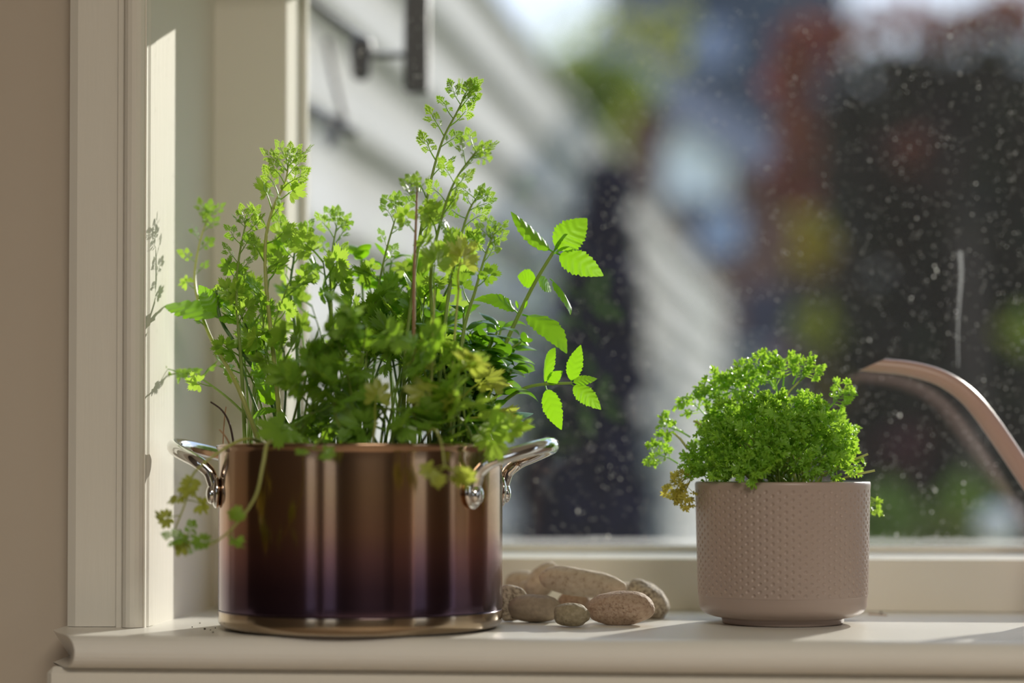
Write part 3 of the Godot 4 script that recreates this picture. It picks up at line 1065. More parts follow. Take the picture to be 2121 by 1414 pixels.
func mint_leaf(o: Node3D, bx: float, by: float, bz: float, tx: float, ty: float, tz: float, kind: String, face: Vector3, wide := 1.0) -> void:
	var a := at(bx, by, bz)
	var b := at(tx, ty, tz)
	var bend: float = mints[kind][1]
	var ty_ := 0.08 + sin(bend) / bend
	var tz_ := -(1.0 - cos(bend)) / bend
	var len := sqrt(ty_ * ty_ + tz_ * tz_)
	var q := atan2(tz_, ty_)
	var basis := aim(b - a, face) * Basis(Vector3(1, 0, 0), -q)
	var k := a.distance_to(b) / len
	put("leaf", mints[kind][0], M.mint, o, Transform3D(basis.scaled_local(Vector3(k * wide, k, k)), a - o.position))

func herbs() -> void:
	make_leaves()
	coriander("tallest coriander stem, its feathery tip above all the others", [[836, 925, 0.262], [838, 760, 0.258], [852, 620, 0.255], [868, 500, 0.25], [893, 372, 0.245], [917, 290, 0.24], [945, 235, 0.24], [964, 196, 0.24]], 11, 12, 0.45, 0.036, 0.021, 0.55)
	coriander("reddish upright coriander stem just left of the tallest one's lower half", [[858, 925, 0.300], [857, 700, 0.298], [858, 560, 0.295], [862, 450, 0.29], [864, 385, 0.29]], 12, 7, 0.45, 0.034, 0.018, 0.7, "coriander_light", "stem_red")
	coriander("coriander stem leaning right, its tip second in height below the tallest", [[905, 925, 0.25], [898, 700, 0.262], [893, 560, 0.268], [918, 440, 0.268], [945, 370, 0.268], [986, 314, 0.268]], 13, 10, 0.42, 0.036, 0.022, 0.62, "coriander_light")
	coriander("coriander stem at the right of the group with a sparse tip near the mint", [[935, 925, 0.27], [958, 700, 0.262], [985, 600, 0.26], [1005, 530, 0.258], [1022, 486, 0.257]], 14, 8, 0.40, 0.030, 0.018, 0.6)
	coriander("coriander stem right of the tallest one, dissected leaves beneath the second tip", [[898, 925, 0.28], [925, 640, 0.268], [948, 520, 0.262], [968, 445, 0.26], [985, 412, 0.26]], 15, 8, 0.45, 0.034, 0.018, 0.55)
	coriander("tall coriander stem in front of the window frame with a leafy nodding top", [[585, 925, 0.24], [565, 720, 0.24], [552, 600, 0.24], [550, 500, 0.238], [566, 430, 0.236], [590, 380, 0.235], [598, 335, 0.235]], 16, 13, 0.42, 0.032, 0.024, 0.72, "coriander_light", "stem_pale", 0.0019)
	coriander("upright coriander stem second from the left with pale flower-like tips", [[508, 925, 0.25], [500, 760, 0.25], [490, 620, 0.25], [494, 540, 0.25], [510, 458, 0.25]], 17, 11, 0.40, 0.030, 0.020, 0.62)
	coriander("leftmost standing coriander stem, bending left over the handle", [[540, 925, 0.26], [492, 800, 0.268], [432, 690, 0.225], [404, 590, 0.195], [412, 510, 0.185], [430, 452, 0.18]], 18, 10, 0.42, 0.026, 0.018, 0.6, "coriander", "stem_pale", 0.0019)
	coriander("dark-stemmed coriander just left of the window frame edge", [[620, 925, 0.21], [615, 720, 0.205], [602, 600, 0.20], [608, 540, 0.20], [614, 490, 0.20]], 19, 10, 0.42, 0.034, 0.024, 0.8, "coriander", "stem_dark")
	coriander("short coriander stem with a trident tip right of the window frame edge", [[702, 925, 0.21], [690, 700, 0.205], [684, 560, 0.20], [697, 470, 0.20]], 20, 9, 0.45, 0.032, 0.022, 0.68)
	coriander("slim coriander stem slanting right, left of the reddish one", [[742, 925, 0.22], [762, 720, 0.215], [795, 540, 0.21], [826, 430, 0.21]], 21, 8, 0.48, 0.030, 0.018, 0.62, "coriander", "stem_green", 0.0012)
	coriander("low coriander stem arching left in front of the sunlit reveal", [[565, 925, 0.270], [500, 850, 0.245], [445, 803, 0.225], [395, 774, 0.205], [345, 776, 0.19]], 22, 7, 0.52, 0.023, 0.020, 2.0, "coriander", "stem_green", 0.0012)
	coriander("coriander stem trailing over the left rim beside the handle, yellowing leaves", [[556, 925, 0.29], [510, 908, 0.32], [445, 942, 0.338], [398, 985, 0.342], [386, 1035, 0.342], [364, 1092, 0.34]], 23, 5, 0.55, 0.020, 0.021, 2.0, "coriander_yellow", "stem_pale", 0.0012)
	coriander("coriander stem hanging down the pot's left front and curving to the wall", [[585, 925, 0.29], [556, 915, 0.352], [545, 960, 0.366], [528, 1030, 0.368], [480, 1095, 0.362], [425, 1132, 0.356], [385, 1120, 0.35]], 24, 6, 0.55, 0.016, 0.021, 0.78, "coriander", "stem_pale", 0.0013)
	coriander("coriander stem drooping over the rim, pale leaf clump beside the right handle", [[868, 925, 0.29], [896, 888, 0.335], [914, 918, 0.356], [921, 968, 0.362]], 25, 6, 0.93, 0.022, 0.022, 2.0, "coriander_yellow", "stem_pale", 0.0011)
	coriander("tiny coriander stem bent over the front rim with one hanging leaf", [[660, 925, 0.32], [668, 908, 0.345], [658, 915, 0.353], [648, 930, 0.358]], 26, 2, 0.9, 0.018, 0.018, 2.0, "coriander", "stem_green", 0.0009)
	bush("low dark coriander plant at the front rim, left of centre", [625, 925, 0.285], 555, 760, 690, 885, 0.28, 0.335, 11, 31, 0.036, "coriander", "coriander")
	bush("low dark coriander plant at the front rim, centre", [775, 925, 0.300], 690, 900, 660, 885, 0.285, 0.335, 11, 32, 0.036, "coriander", "coriander")
	bush("pale backlit coriander plant behind the centre, against the boarded wall", [715, 925, 0.185], 590, 850, 540, 740, 0.16, 0.22, 14, 33, 0.037, "coriander_light", "coriander")
	bush("pale low coriander plant at the front rim, right", [930, 925, 0.285], 860, 1035, 740, 890, 0.275, 0.325, 11, 34, 0.034, "coriander_light", "coriander_yellow")
	bush("bushy coriander plant behind the reddish stem", [850, 925, 0.205], 760, 970, 570, 760, 0.18, 0.23, 13, 35, 0.036, "coriander", "coriander_light")
	bush("loose coriander plant at the left, in front of the window frame", [560, 925, 0.215], 470, 650, 570, 790, 0.19, 0.25, 11, 36, 0.030, "coriander", "coriander_light")
	for d in [["pale yellow coriander leaf on a long stalk, right of the reddish stem", [[930, 925, 0.29], [940, 720, 0.29], [950, 600, 0.29]], 958, 490, 0.040, "coriander_yellow"], ["pale round-lobed coriander leaf just left of the yellow one", [[890, 925, 0.30], [896, 720, 0.30], [900, 600, 0.30]], 902, 510, 0.036, "coriander_light"], ["yellowed coriander leaf low at the front rim, centre", [[770, 925, 0.325], [776, 890, 0.33], [778, 870, 0.33]], 782, 800, 0.030, "coriander_yellow"]]:
		var path := smooth(px_path(d[1]), 5)
		var y := thing("coriander_plant", d[0], "herb", path[0], "coriander plants in the cooking pot")
		stem(y, path, 0.0010, 0.0007, M.stem_pale)
		leaf_at(y, broad[1], M[d[5]], path[path.size() - 1], at(d[2], d[3], d[1][2][2]) - path[path.size() - 1], Vector3(0.15, 0.25, 1), d[4])
	# basil
	for b in [["dark bushy basil at the right rim of the cooking pot", [965, 925, 0.235], 885, 1095, 650, 890, 0.19, 24, 0.030, 51, "basil", 0.27], ["paler large-leaved basil at the back of the cooking pot", [790, 925, 0.175], 745, 850, 520, 640, 0.16, 5, 0.028, 52, "mint", 0.19]]:
		rng.seed = b[9]
		var c := at(b[1][0], b[1][1], b[1][2])
		var o := thing("basil_plant", b[0], "herb", c)
		for k in b[7]:
			var e := at(rnd(b[2], b[3]), rnd(b[4], b[5]), rnd(b[6], b[11]))
			var start := c + Vector3(rnd(-0.02, 0.02), 0, rnd(-0.015, 0.015))
			var path := smooth([start, start.lerp(e, 0.5) + Vector3(0, 0.3 * absf(e.x - start.x), 0), e], 6)
			stem(o, path, 0.0014, 0.0008, M.stem_green)
			for q in 4:
				var i: int = 12 - q * 2
				var p: Vector3 = path[i]
				var along: Vector3 = (path[i] - path[i - 1]).normalized()
				var a := rnd(0, TAU)
				for sgn in [-1.0, 1.0]:
					var out: Vector3 = Vector3(cos(a), 0.15, sin(a)) * sgn
					leaf_at(o, basils[rng.randi() % 3], M[b[10]], p, out + along * (0.9 if q == 0 else 0.35) + Vector3(0, 0.2, 0), along + Vector3(0, 0.5, 0) - out * 0.2, b[8] * (0.6 + 0.15 * q) * rnd(0.85, 1.15))
	# mint
	var zm := 0.215
	var o := thing("mint_plant", "upright mint stem with bright toothed leaves at the right, before the window", "herb", at(985, 925, 0.225), "mint stems in the cooking pot")
	stem(o, smooth(px_path([[985, 925, 0.225], [1020, 790, zm], [1050, 706, zm], [1085, 630, zm], [1112, 578, zm], [1146, 522, zm]]), 6), 0.0017, 0.0012, M.stem_green)
	for d in [[1146, 522, 1058, 438, "wavy", Vector3(0.55, 0.35, 0.75), 0.01, 0.85], [1147, 520, 1216, 452, "round", Vector3(0.1, 0.2, 1), -0.01, 1.15], [1152, 524, 1250, 571, "flat", Vector3(0.1, 0.25, 1), 0.006, 1.05], [1148, 519, 1176, 485, "folded", Vector3(-0.8, 0.3, 0.6), 0.012, 0.8], [1142, 528, 1180, 511, "flat", Vector3(-0.2, 0.8, 0.6), 0.012, 0.8],
		[1113, 580, 1072, 572, "round", Vector3(-0.2, -0.2, 1), -0.012, 1.2], [1112, 576, 1142, 603, "flat", Vector3(0.3, 0.4, 0.8), -0.014, 1.3], [1140, 578, 1181, 652, "folded", Vector3(0.9, 0.1, 0.35), -0.004, 1.0], [1072, 648, 980, 622, "droop", Vector3(0.0, 0.75, 0.6), 0.006, 1.0], [1084, 652, 1174, 732, "droop", Vector3(0.35, 0.55, 0.75), 0.004, 1.05], [1086, 640, 1092, 622, "folded", Vector3(0.5, 0, 1), 0.002, 0.8], [1074, 640, 1068, 622, "folded", Vector3(0.5, 0, 1), 0.002, 0.8]]:
		mint_leaf(o, d[0], d[1], zm, d[2], d[3], zm + d[6], d[4], d[5], d[7])
	zm = 0.225
	o = thing("mint_plant", "low mint stem sticking out sideways above the right pot handle", "herb", at(955, 925, 0.24), "mint stems in the cooking pot")
	stem(o, smooth(px_path([[955, 925, 0.24], [1010, 862, zm], [1065, 815, zm], [1112, 797, zm], [1184, 793, zm]]), 6), 0.0016, 0.0010, M.stem_green)
	for d in [[1128, 797, 1150, 720, "folded", Vector3(-0.5, 0.2, 0.8), -0.004, 1.0], [1132, 796, 1166, 768, "flat", Vector3(0.1, 0.3, 1), 0.006, 1.2], [1130, 800, 1163, 890, "flat", Vector3(-0.35, 0.1, 0.9), 0.004, 0.95], [1182, 794, 1203, 714, "flat", Vector3(-0.3, 0.15, 0.9), 0.0, 0.95], [1184, 793, 1237, 784, "flat", Vector3(0.1, 0.7, 0.6), -0.006, 1.2], [1184, 795, 1245, 848, "round", Vector3(0.2, 0.3, 0.9), 0.004, 0.85]]:
		mint_leaf(o, d[0], d[1], zm, d[2], d[3], zm + d[6], d[4], d[5], d[7])
	zm = 0.235
	o = thing("mint_plant", "mint stem leaning left, its broad leaf reaching towards the sunlit reveal", "herb", at(620, 925, 0.235), "mint stems in the cooking pot")
	stem(o, smooth(px_path([[620, 925, 0.235], [545, 790, zm], [488, 712, zm], [455, 655, zm], [448, 590, zm]]), 6), 0.0017, 0.0011, M.stem_dark)
	for d in [[458, 660, 340, 632, "flat", Vector3(0.1, 0.75, 0.6), -0.036, 0.9], [452, 655, 500, 672, "flat", Vector3(0.1, 0.75, 0.6), 0.01, 1.1], [452, 650, 412, 590, "round", Vector3(0.2, 0.2, 1), 0.004, 1.0], [450, 645, 443, 596, "wavy", Vector3(-0.3, 0.2, 1), -0.008, 1.0], [490, 715, 545, 745, "round", Vector3(0.1, 0.5, 0.8), -0.01, 1.0], [545, 792, 524, 745, "flat", Vector3(0.2, 0.2, 1), 0.004, 1.2], [575, 840, 528, 782, "round", Vector3(-0.1, 0.3, 1), 0.006, 1.0], [580, 850, 520, 872, "droop", Vector3(0, 0.9, 0.4), 0.008, 1.0], [592, 860, 555, 905, "droop", Vector3(-0.3, 0.6, 0.6), 0.008, 1.0], [488, 712, 548, 702, "flat", Vector3(0.0, 0.4, 1), -0.006, 1.1]]:
		mint_leaf(o, d[0], d[1], zm, d[2], d[3], zm + d[6], d[4], d[5], d[7])
	# dried stalks at the left rim
	for d in [["dry_stalk", "thin blackish dry stalk hooked over at the left of the herbs", [[485, 925, 0.27], [476, 880, 0.272], [460, 850, 0.274], [436, 832, 0.276]], "dry_brown", 0.0008], ["dry_stalk", "straight reddish dry stalk standing just inside the left rim", [[462, 925, 0.262], [464, 880, 0.264], [468, 842, 0.266]], "dry_tan", 0.0006], ["dry_stalk", "short tan dry stalk leaning left just inside the left rim", [[478, 925, 0.282], [468, 905, 0.286], [454, 889, 0.29]], "dry_tan", 0.0007]]:
		var path := smooth(px_path(d[2]), 5)
		var y := thing(d[0], d[1], "stalk", path[0])
		stem(y, path, d[4], d[4] * 0.7, M[d[3]])

func parsley() -> void:
	rng.seed = 77
	var c := POT + Vector3(0, 0.0895, 0)
	var o := thing("parsley_plant", "bushy curled parsley filling the mauve dimpled pot", "herb", c)
	var dome := at(1598, 965, 0.1765)
	for k in 100:
		var th := acos(1.0 - rng.randf() * 1.02)
		var ph := rnd(0, TAU)
		var sc := 0.62 + 0.26 * sqrt(rng.randf())
		var e := dome + Vector3(0.059 * sin(th) * cos(ph), 0.043 * cos(th) - (0.004 if th > 1.2 else 0.0), 0.058 * sin(th) * sin(ph)) * sc
		var start := c + Vector3(rnd(-0.026, 0.026), 0, rnd(-0.024, 0.024))
		var mid := start.lerp(e, 0.5) + Vector3(0, 0.006, 0)
		var path := smooth([start, mid, e], 4)
		if k % 3 != 0: stem(o, path, 0.0009, 0.0005, M.stem_pale if k % 4 == 0 else M.stem_green)
		var dir: Vector3 = (e - start).normalized() + (e - dome).normalized() * 0.6 + rdir() * 0.3
		leaf_at(o, curly[rng.randi() % 6], M.parsley, e - dir.normalized() * 0.008, dir, rdir() + Vector3(0, 0.5, 0.6), rnd(0.022, 0.031))
	for d in [[1545, 815, 1522, 808, 0.030], [1572, 806, 1552, 792, 0.028], [1600, 800, 1588, 782, 0.028], [1622, 800, 1622, 772, 0.026], [1642, 796, 1652, 776, 0.022], [1655, 790, 1676, 768, 0.022], [1585, 830, 1560, 815, 0.03], [1612, 826, 1606, 800, 0.03], [1470, 870, 1450, 850, 0.028], [1430, 905, 1408, 895, 0.028], [1405, 960, 1394, 955, 0.026], [1712, 850, 1722, 838, 0.026], [1500, 852, 1490, 832, 0.028]]:
		var p := at(d[0], d[1], 0.172)
		var e := at(d[2], d[3], 0.172)
		leaf_at(o, curly[rng.randi() % 6], M.parsley, p, e - p, rdir() + Vector3(0, 0.4, 0.6), d[4])
	stem(o, smooth(px_path([[1626, 960, 0.178], [1628, 860, 0.175], [1630, 820, 0.173], [1650, 795, 0.172], [1668, 778, 0.172]]), 5), 0.0009, 0.0005, M.stem_pale)
	for d in [[1425, 985, 1392, 1025, 0.024, "parsley_yellow"], [1432, 990, 1410, 1040, 0.024, "parsley_yellow"], [1450, 985, 1398, 1000, 0.022, "parsley_yellow"], [1796, 1010, 1806, 1055, 0.022, "coriander_light"], [1460, 985, 1468, 1010, 0.016, "parsley"]]:
		var p := at(d[0], d[1], 0.185 if d[0] < 1700 else 0.15)
		var e := at(d[2], d[3], 0.190 if d[0] < 1700 else 0.15)
		leaf_at(o, curly[rng.randi() % 6], M[d[5]], p, e - p, rdir() + Vector3(0, 0.2, 0.9), d[4])
	for d in [[1700, 985, 1798, 940, 0.19], [1720, 1000, 1812, 974, 0.2], [1510, 880, 1495, 832, 0.18], [1425, 930, 1396, 896, 0.18], [1452, 880, 1436, 872, 0.18], [1745, 930, 1767, 910, 0.18], [1560, 1000, 1500, 935, 0.2], [1575, 1000, 1520, 900, 0.205]]:
		stem(o, px_path([[d[0], d[1], d[4]], [(d[0] + d[2]) / 2.0, (d[1] + d[3]) / 2.0 - 3, d[4]], [d[2], d[3], d[4]]]), 0.0009, 0.0008, M.stem_pale, "cut_stalk")

func crumbs() -> void:
	rng.seed = 9
	var k := 0
	var words := ["leftmost dark crumb of soil on the sill, nearest the reveal", "largest dark crumb of soil between the reveal and the cooking pot", "small dark crumb just right of the largest crumb", "dark crumb nearest the sill front, left of the cooking pot", "small dark crumb farthest back between reveal and cooking pot", "dark crumb of soil closest to the side of the cooking pot"]
	for d in [[398, 1298, 3], [424, 1302, 5], [436, 1304, 3], [441, 1309, 4], [414, 1290, 3], [446, 1300, 3]]:
		var s := Shape.new()
		s.ball(Vector3.ZERO, Vector3(1, 0.7, 1) * d[2] * 0.00016, 7, 5, func(q: Vector3) -> Vector3: return q * rnd(0.8, 1.2))
		var o := built("soil_crumb", s, M.soil, self, Transform3D(Basis(), at_y(d[0], d[1], SILL + d[2] * 0.00011)))
		tag(o, words[k], "crumb", "soil crumbs beside the cooking pot")
		k += 1
	var a := at_y(1799, 1271, SILL + 0.0008)
	var o := thing("dry_stalk", "tan dry stalk lying on the sill right of the parsley pot", "stalk", a)
	stem(o, [a, at_y(1815, 1272, SILL + 0.0009), at_y(1837, 1274, SILL + 0.0008)], 0.0005, 0.0004, M.dry_tan)
	var s := Shape.new()
	s.ball(Vector3.ZERO, Vector3(0.0012, 0.0007, 0.0008), 8, 6)
	var f := built("soil_crumb", s, M.soil, self, Transform3D(Basis(), at_y(1825, 1268.5, SILL + 0.0006)))
	tag(f, "single black crumb beside the tan stalk right of the parsley pot", "crumb")

# ------------------------------------------------------------------ outdoors
func cloud(parent: Node3D, called: String, mesh: Mesh, m: Material, blobs: Array, n: int, size: float, tones: Array, seed_: int) -> void:
	# leaves spread through ellipsoids: [centre, radii]; denser near their skins
	rng.seed = seed_
	var places := []
	var tints := []
	var total := 0.0
	for b in blobs: total += b[1].x * b[1].y
	for b in blobs:
		for k in int(n * b[1].x * b[1].y / total) + 1:
			var p: Vector3 = b[0] + rdir() * b[1] * pow(rng.randf(), 0.35)
			var sc := size * rnd(0.6, 1.3)
			places.append(Transform3D(aim(rdir() + Vector3(0, -0.4, 0), rdir()).scaled(Vector3(sc, sc, sc)), p - parent.position))
			var c: Color = tones[rng.randi() % tones.size()]
			var v := rnd(0.7, 1.25)
			tints.append(Color(c.r * v, c.g * v, c.b * v))
	stuff(called, mesh, m, places, parent, tints)

func trunk(o: Node3D, top: Vector3, r: float) -> void:
	var s := Shape.new()
	s.tube(smooth([Vector3.ZERO, (top - o.position) * 0.5 + Vector3(0.05, 0, 0), top - o.position], 5), func(t: float) -> float: return r * (1.0 - 0.7 * t), 9)
	built("trunk", s, M.bark, o)

func outdoors() -> void:
	var ground := -0.35
	var s := Shape.new()
	s.box(Vector3(0, ground - 0.05, -40.15), Vector3(120, 0.1, 80))
	struct("ground", s, M.lawn, "green lawn outside the window")
	# neighbour's boarded wall, running away to the right
	var A := far(560, 965, 3.15)
	var B := far(1508, 965, 14.6)
	A.y = 0
	B.y = 0
	var run := (B - A).normalized()
	var nrm := Vector3(-run.z, 0, run.x)
	if nrm.x < 0: nrm = -nrm
	var house := thing("boarded_outbuilding", "long low cream weatherboarded outbuilding receding behind the herbs", "building", A)
	var len := A.distance_to(B)
	s = Shape.new()
	s.box(run * len / 2 - nrm * 0.6 + Vector3(0, (ground + 2.12) / 2, 0), Vector3(1.15, 2.12 - ground, len - 0.02), 0.0, Basis(nrm, Vector3.UP, nrm.cross(Vector3.UP)))
	built("core", s, M.board_white, house)
	s = Shape.new()
	s.prism([Vector2(0, 0), Vector2(0.075, 0), Vector2(0.075, 0.018), Vector2(0.012, 0.195), Vector2(0, 0.195)], func(p: Vector2, t: float) -> Vector3: return run * t + nrm * (p.x - 0.068) + Vector3(0, p.y, 0), 0.0, len)
	var board := s.commit()
	for k in 14:
		put("weatherboard", board, M.board_white, house, Transform3D(Basis(), Vector3(0, 1.011 + 0.935 - k * 0.183, 0)))
	s = Shape.new()
	s.box(run * len / 2 - nrm * 0.6 + Vector3(0, 2.137, 0), Vector3(1.21, 0.03, len + 0.02), 0.006, Basis(nrm, Vector3.UP, nrm.cross(Vector3.UP)))
	built("coping", s, M.board_white, house)
	# black iron hanging just outside the glass
	var p1 := far(863, 60, 1.96)
	var lamp := thing("hanging_lantern", "blurred black iron bar with a small lantern on its arm, outside the glass", "lantern", p1)
	var bot := far(863, 192, 1.96)
	var top := Vector3(bot.x, 1.62, bot.z)
	s = Shape.new()
	s.box((bot + top) / 2 - p1, Vector3(0.0225, top.y - bot.y, 0.014), 0.002)
	built("hanger_bar", s, M.iron_black, lamp)
	s = Shape.new()
	s.box(Vector3(top.x, top.y, (top.z + WO) / 2) - p1, Vector3(0.0185, 0.010, WO - top.z), 0.002)
	built("wall_fixing", s, M.iron_black, lamp)
	s = Shape.new()
	s.tube([far(863, 112, 1.97) - p1, far(800, 114, 2.0) - p1, far(755, 112, 2.02) - p1], func(_t: float) -> float: return 0.0028, 8)
	built("arm", s, M.iron_black, lamp)
	var hd := far(748, 120, 2.02) - p1
	s = Shape.new()
	s.lathe([Vector2(0, -0.022), Vector2(0.004, -0.021), Vector2(0.0075, -0.017), Vector2(0.0098, 0.010), Vector2(0.0085, 0.017), Vector2(0.004, 0.021), Vector2(0, 0.0215)], 16)
	built("lantern", s, M.iron_black, lamp, Transform3D(Basis.from_scale(Vector3(1.15, 1.0, 1.15)), hd))
	s = Shape.new()
	s.tube(smooth([hd + Vector3(0, 0.018, 0), far(690, 40, 2.05) - p1, far(640, 0, 2.05) - p1, far(590, -40, 2.05) - p1], 5), func(_t: float) -> float: return 0.0036, 8)
	built("stay", s, M.iron_black, lamp)
	var p2 := far(690, 250, 2.2)
	var hook := thing("iron_bracket", "blurred black iron bracket with a thin slanting rod, below the hanging lantern", "bracket", p2)
	s = Shape.new()
	s.tube(smooth([far(677, 82, 2.2) - p2, far(692, 160, 2.2) - p2, far(716, 250, 2.2) - p2], 5), func(_t: float) -> float: return 0.0034, 8)
	built("rod", s, M.iron_black, hook)
	s = Shape.new()
	s.tube(smooth([Vector3(far(560, 178, 2.25).x - 0.01, far(560, 178, 2.25).y + 0.04, WO + 0.002) - p2, far(560, 178, 2.25) - p2, far(640, 224, 2.25) - p2, far(690, 250, 2.22) - p2, far(735, 276, 2.2) - p2], 5), func(t: float) -> float: return 0.0075 - 0.003 * t, 8)
	built("brace", s, M.iron_black, hook)
	s = Shape.new()
	s.tube([far(694, 242, 2.22) - p2, far(690, 275, 2.22) - p2, far(682, 308, 2.22) - p2], func(t: float) -> float: return 0.0115 - 0.008 * t, 8)
	built("spike", s, M.iron_black, hook)

	var leaf := plain_leaf()
	# dark cone-shaped evergreen in front of the boards
	var foot := far(1215, 1300, 5.6)
	foot.y = ground
	var tr := thing("evergreen_shrub", "tall dark narrow evergreen standing against the cream boarded wall", "shrub", foot)
	trunk(tr, far(1245, 420, 5.6), 0.03)
	var blobs := []
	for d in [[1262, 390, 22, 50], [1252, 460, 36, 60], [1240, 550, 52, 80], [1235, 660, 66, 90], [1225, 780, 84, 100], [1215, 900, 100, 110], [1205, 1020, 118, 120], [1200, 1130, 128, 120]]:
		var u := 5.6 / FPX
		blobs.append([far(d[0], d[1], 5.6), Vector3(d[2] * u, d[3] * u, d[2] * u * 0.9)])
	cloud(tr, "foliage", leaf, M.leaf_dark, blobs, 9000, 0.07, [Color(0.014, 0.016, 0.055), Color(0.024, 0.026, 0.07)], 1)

	# brick house with a gable, and a tall slate house behind it
	var hz := 19.0
	var g0 := far(1250, 965, hz)
	g0.y = ground
	var hb := thing("brick_house", "dark red brick house with a gable and an arched white window", "house", g0)
	var loc := func(px: float, py: float, d: float) -> Vector3: return far(px, py, d) - g0
	s = Shape.new()
	var out := []
	for d in [[880, 1400], [1760, 1400], [1760, 470], [1220, 82], [880, 330]]: out.append(Vector2(d[0], d[1]))
	s.prism(out, func(p: Vector2, t: float) -> Vector3: return loc.call(p.x, p.y, hz) - Vector3(fw.x, 0, fw.z) * -t, 0.0, 3.0)
	built("gable_wall", s, M.brick, hb)
	s = Shape.new()
	s.box((loc.call(1220, 80, hz - 0.12) + loc.call(1700, 414, hz - 0.12)) / 2, Vector3((loc.call(1220, 80, hz) as Vector3).distance_to(loc.call(1700, 414, hz)), 0.30, 0.2), 0.01, Basis(Vector3(fw.x, 0, fw.z).normalized(), atan2(414 - 80.0, 1700 - 1220.0)) * Basis(rt, Vector3.UP, rt.cross(Vector3.UP)))
	built("barge_board", s, M.barge, hb)
	s = Shape.new()
	out = []
	for i in 9:
		var q := PI * i / 8.0
		out.append(Vector2(1442 + 66 * cos(q), 318 - 62 * sin(q)))
	out.append_array([Vector2(1376, 425), Vector2(1508, 425)])
	s.prism(out, func(p: Vector2, t: float) -> Vector3: return loc.call(p.x, p.y, hz - 0.06 + t), 0.0, 0.05)
	var wn := built("arched_window", s, M.window_blind, hb)
	s = Shape.new()
	s.box(loc.call(1445, 425, hz - 0.1), Vector3(0.40, 0.14, 0.06), 0.01)
	built("lower_pane", s, M.window_dark, wn)
	s = Shape.new()
	s.box(loc.call(1490, 480, hz - 0.08), Vector3(0.40, 0.40, 0.06), 0.01)
	built("window", s, M.window_blue, hb)
	var sz := 24.0
	var g1 := far(1450, 965, sz)
	g1.y = ground
	var hs := thing("slate_house", "tall dark slate-clad house rising behind the brick gable", "house", g1)
	var lo2 := func(px: float, py: float) -> Vector3: return far(px, py, sz) - g1
	s = Shape.new()
	s.prism([Vector2(1285, 1300), Vector2(1760, 1300), Vector2(1760, -420), Vector2(1285, -420)], func(p: Vector2, t: float) -> Vector3: return lo2.call(p.x, p.y) + Vector3(fw.x, 0, fw.z) * t, 0.0, 4.0)
	built("slate_wall", s, M.slate, hs)
	s = Shape.new()
	s.box(lo2.call(1475, 98) - fw * 0.05, Vector3(0.40, 0.46, 0.08), 0.01)
	var w2 := built("window", s, M.window_blue, hs)
	s = Shape.new()
	s.box(lo2.call(1475, 98) - fw * 0.1, Vector3(0.03, 0.46, 0.05), 0.004)
	built("glazing_bar", s, M.barge, w2)
	s = Shape.new()
	s.box(lo2.call(1345, 8) - fw * 0.08, Vector3(0.62, 0.17, 0.1), 0.01)
	built("string_course", s, M.barge, hs)

	# tree with bright leaves hanging over the boards
	var td := 15.6
	var tf := far(1150, 965, td)
	tf.y = ground
	tr = thing("leafy_tree", "yellow-green sunlit tree behind the end of the boarded wall", "tree", tf)
	trunk(tr, far(1190, 160, td), 0.09)
	blobs = []
	var u1 := td / FPX
	for d in [[1190, 165, 70, 60], [1240, 215, 58, 75], [1275, 150, 48, 40], [1230, 280, 55, 60], [1180, 260, 60, 60], [1330, 190, 30, 24], [1270, 330, 30, 40]]:
		blobs.append([far(d[0], d[1], td), Vector3(d[2] * u1, d[3] * u1, d[2] * u1)])
	cloud(tr, "foliage", leaf, M.leaf_bright, blobs, 2300, 0.075, [Color(0.26, 0.36, 0.05), Color(0.16, 0.27, 0.04), Color(0.40, 0.42, 0.08)], 2)
	blobs = []
	for d in [[1100, 110, 60, 50], [1180, 60, 90, 50], [1400, 60, 40, 90], [1395, 150, 30, 30], [1330, 60, 40, 50], [1250, 40, 60, 60]]:
		blobs.append([far(d[0], d[1], td), Vector3(d[2] * u1, d[3] * u1, d[2] * u1)])
	cloud(tr, "loose_sprays", leaf, M.leaf_bright, blobs, 190, 0.075, [Color(0.36, 0.42, 0.06), Color(0.45, 0.45, 0.10)], 3)

	# the big autumn shrub at the right
	var rd := 8.5
	var u2 := rd / FPX
	var rf := far(2000, 965, rd)
	rf.y = ground
	tr = thing("autumn_tree", "large dark green tree with reddening edges filling the right of the view", "tree", rf)
	trunk(tr, far(1990, 300, rd), 0.10)
	blobs = []
	for d in [[1960, 330, 300, 280], [1850, 560, 225, 260], [2080, 560, 260, 320], [1850, 260, 180, 180], [2050, 210, 230, 160], [1830, 800, 175, 220], [2020, 850, 260, 260], [1840, 1020, 180, 180], [2050, 1060, 260, 180], [2300, 500, 300, 400], [2300, 950, 300, 350]]:
		blobs.append([far(d[0], d[1], rd + 0.35), Vector3(d[2] * u2, d[3] * u2, d[2] * u2 * 0.9)])
	cloud(tr, "foliage", leaf, M.leaf_mixed, blobs, 15000, 0.085, [Color(0.026, 0.042, 0.026), Color(0.042, 0.050, 0.020), Color(0.032, 0.030, 0.030), Color(0.062, 0.032, 0.026)], 4)
	blobs = []
	for d in [[1660, 110, 40, 60], [1640, 200, 45, 70], [1660, 300, 40, 60], [1650, 400, 35, 50], [1625, 360, 30, 40], [1730, 60, 70, 30], [1850, 35, 60, 25], [1950, 40, 60, 30], [2080, 25, 70, 40], [1690, 520, 30, 40], [1880, 310, 30, 25]]:
		blobs.append([far(d[0], d[1], rd - 0.1), Vector3(d[2] * u2, d[3] * u2, d[2] * u2)])
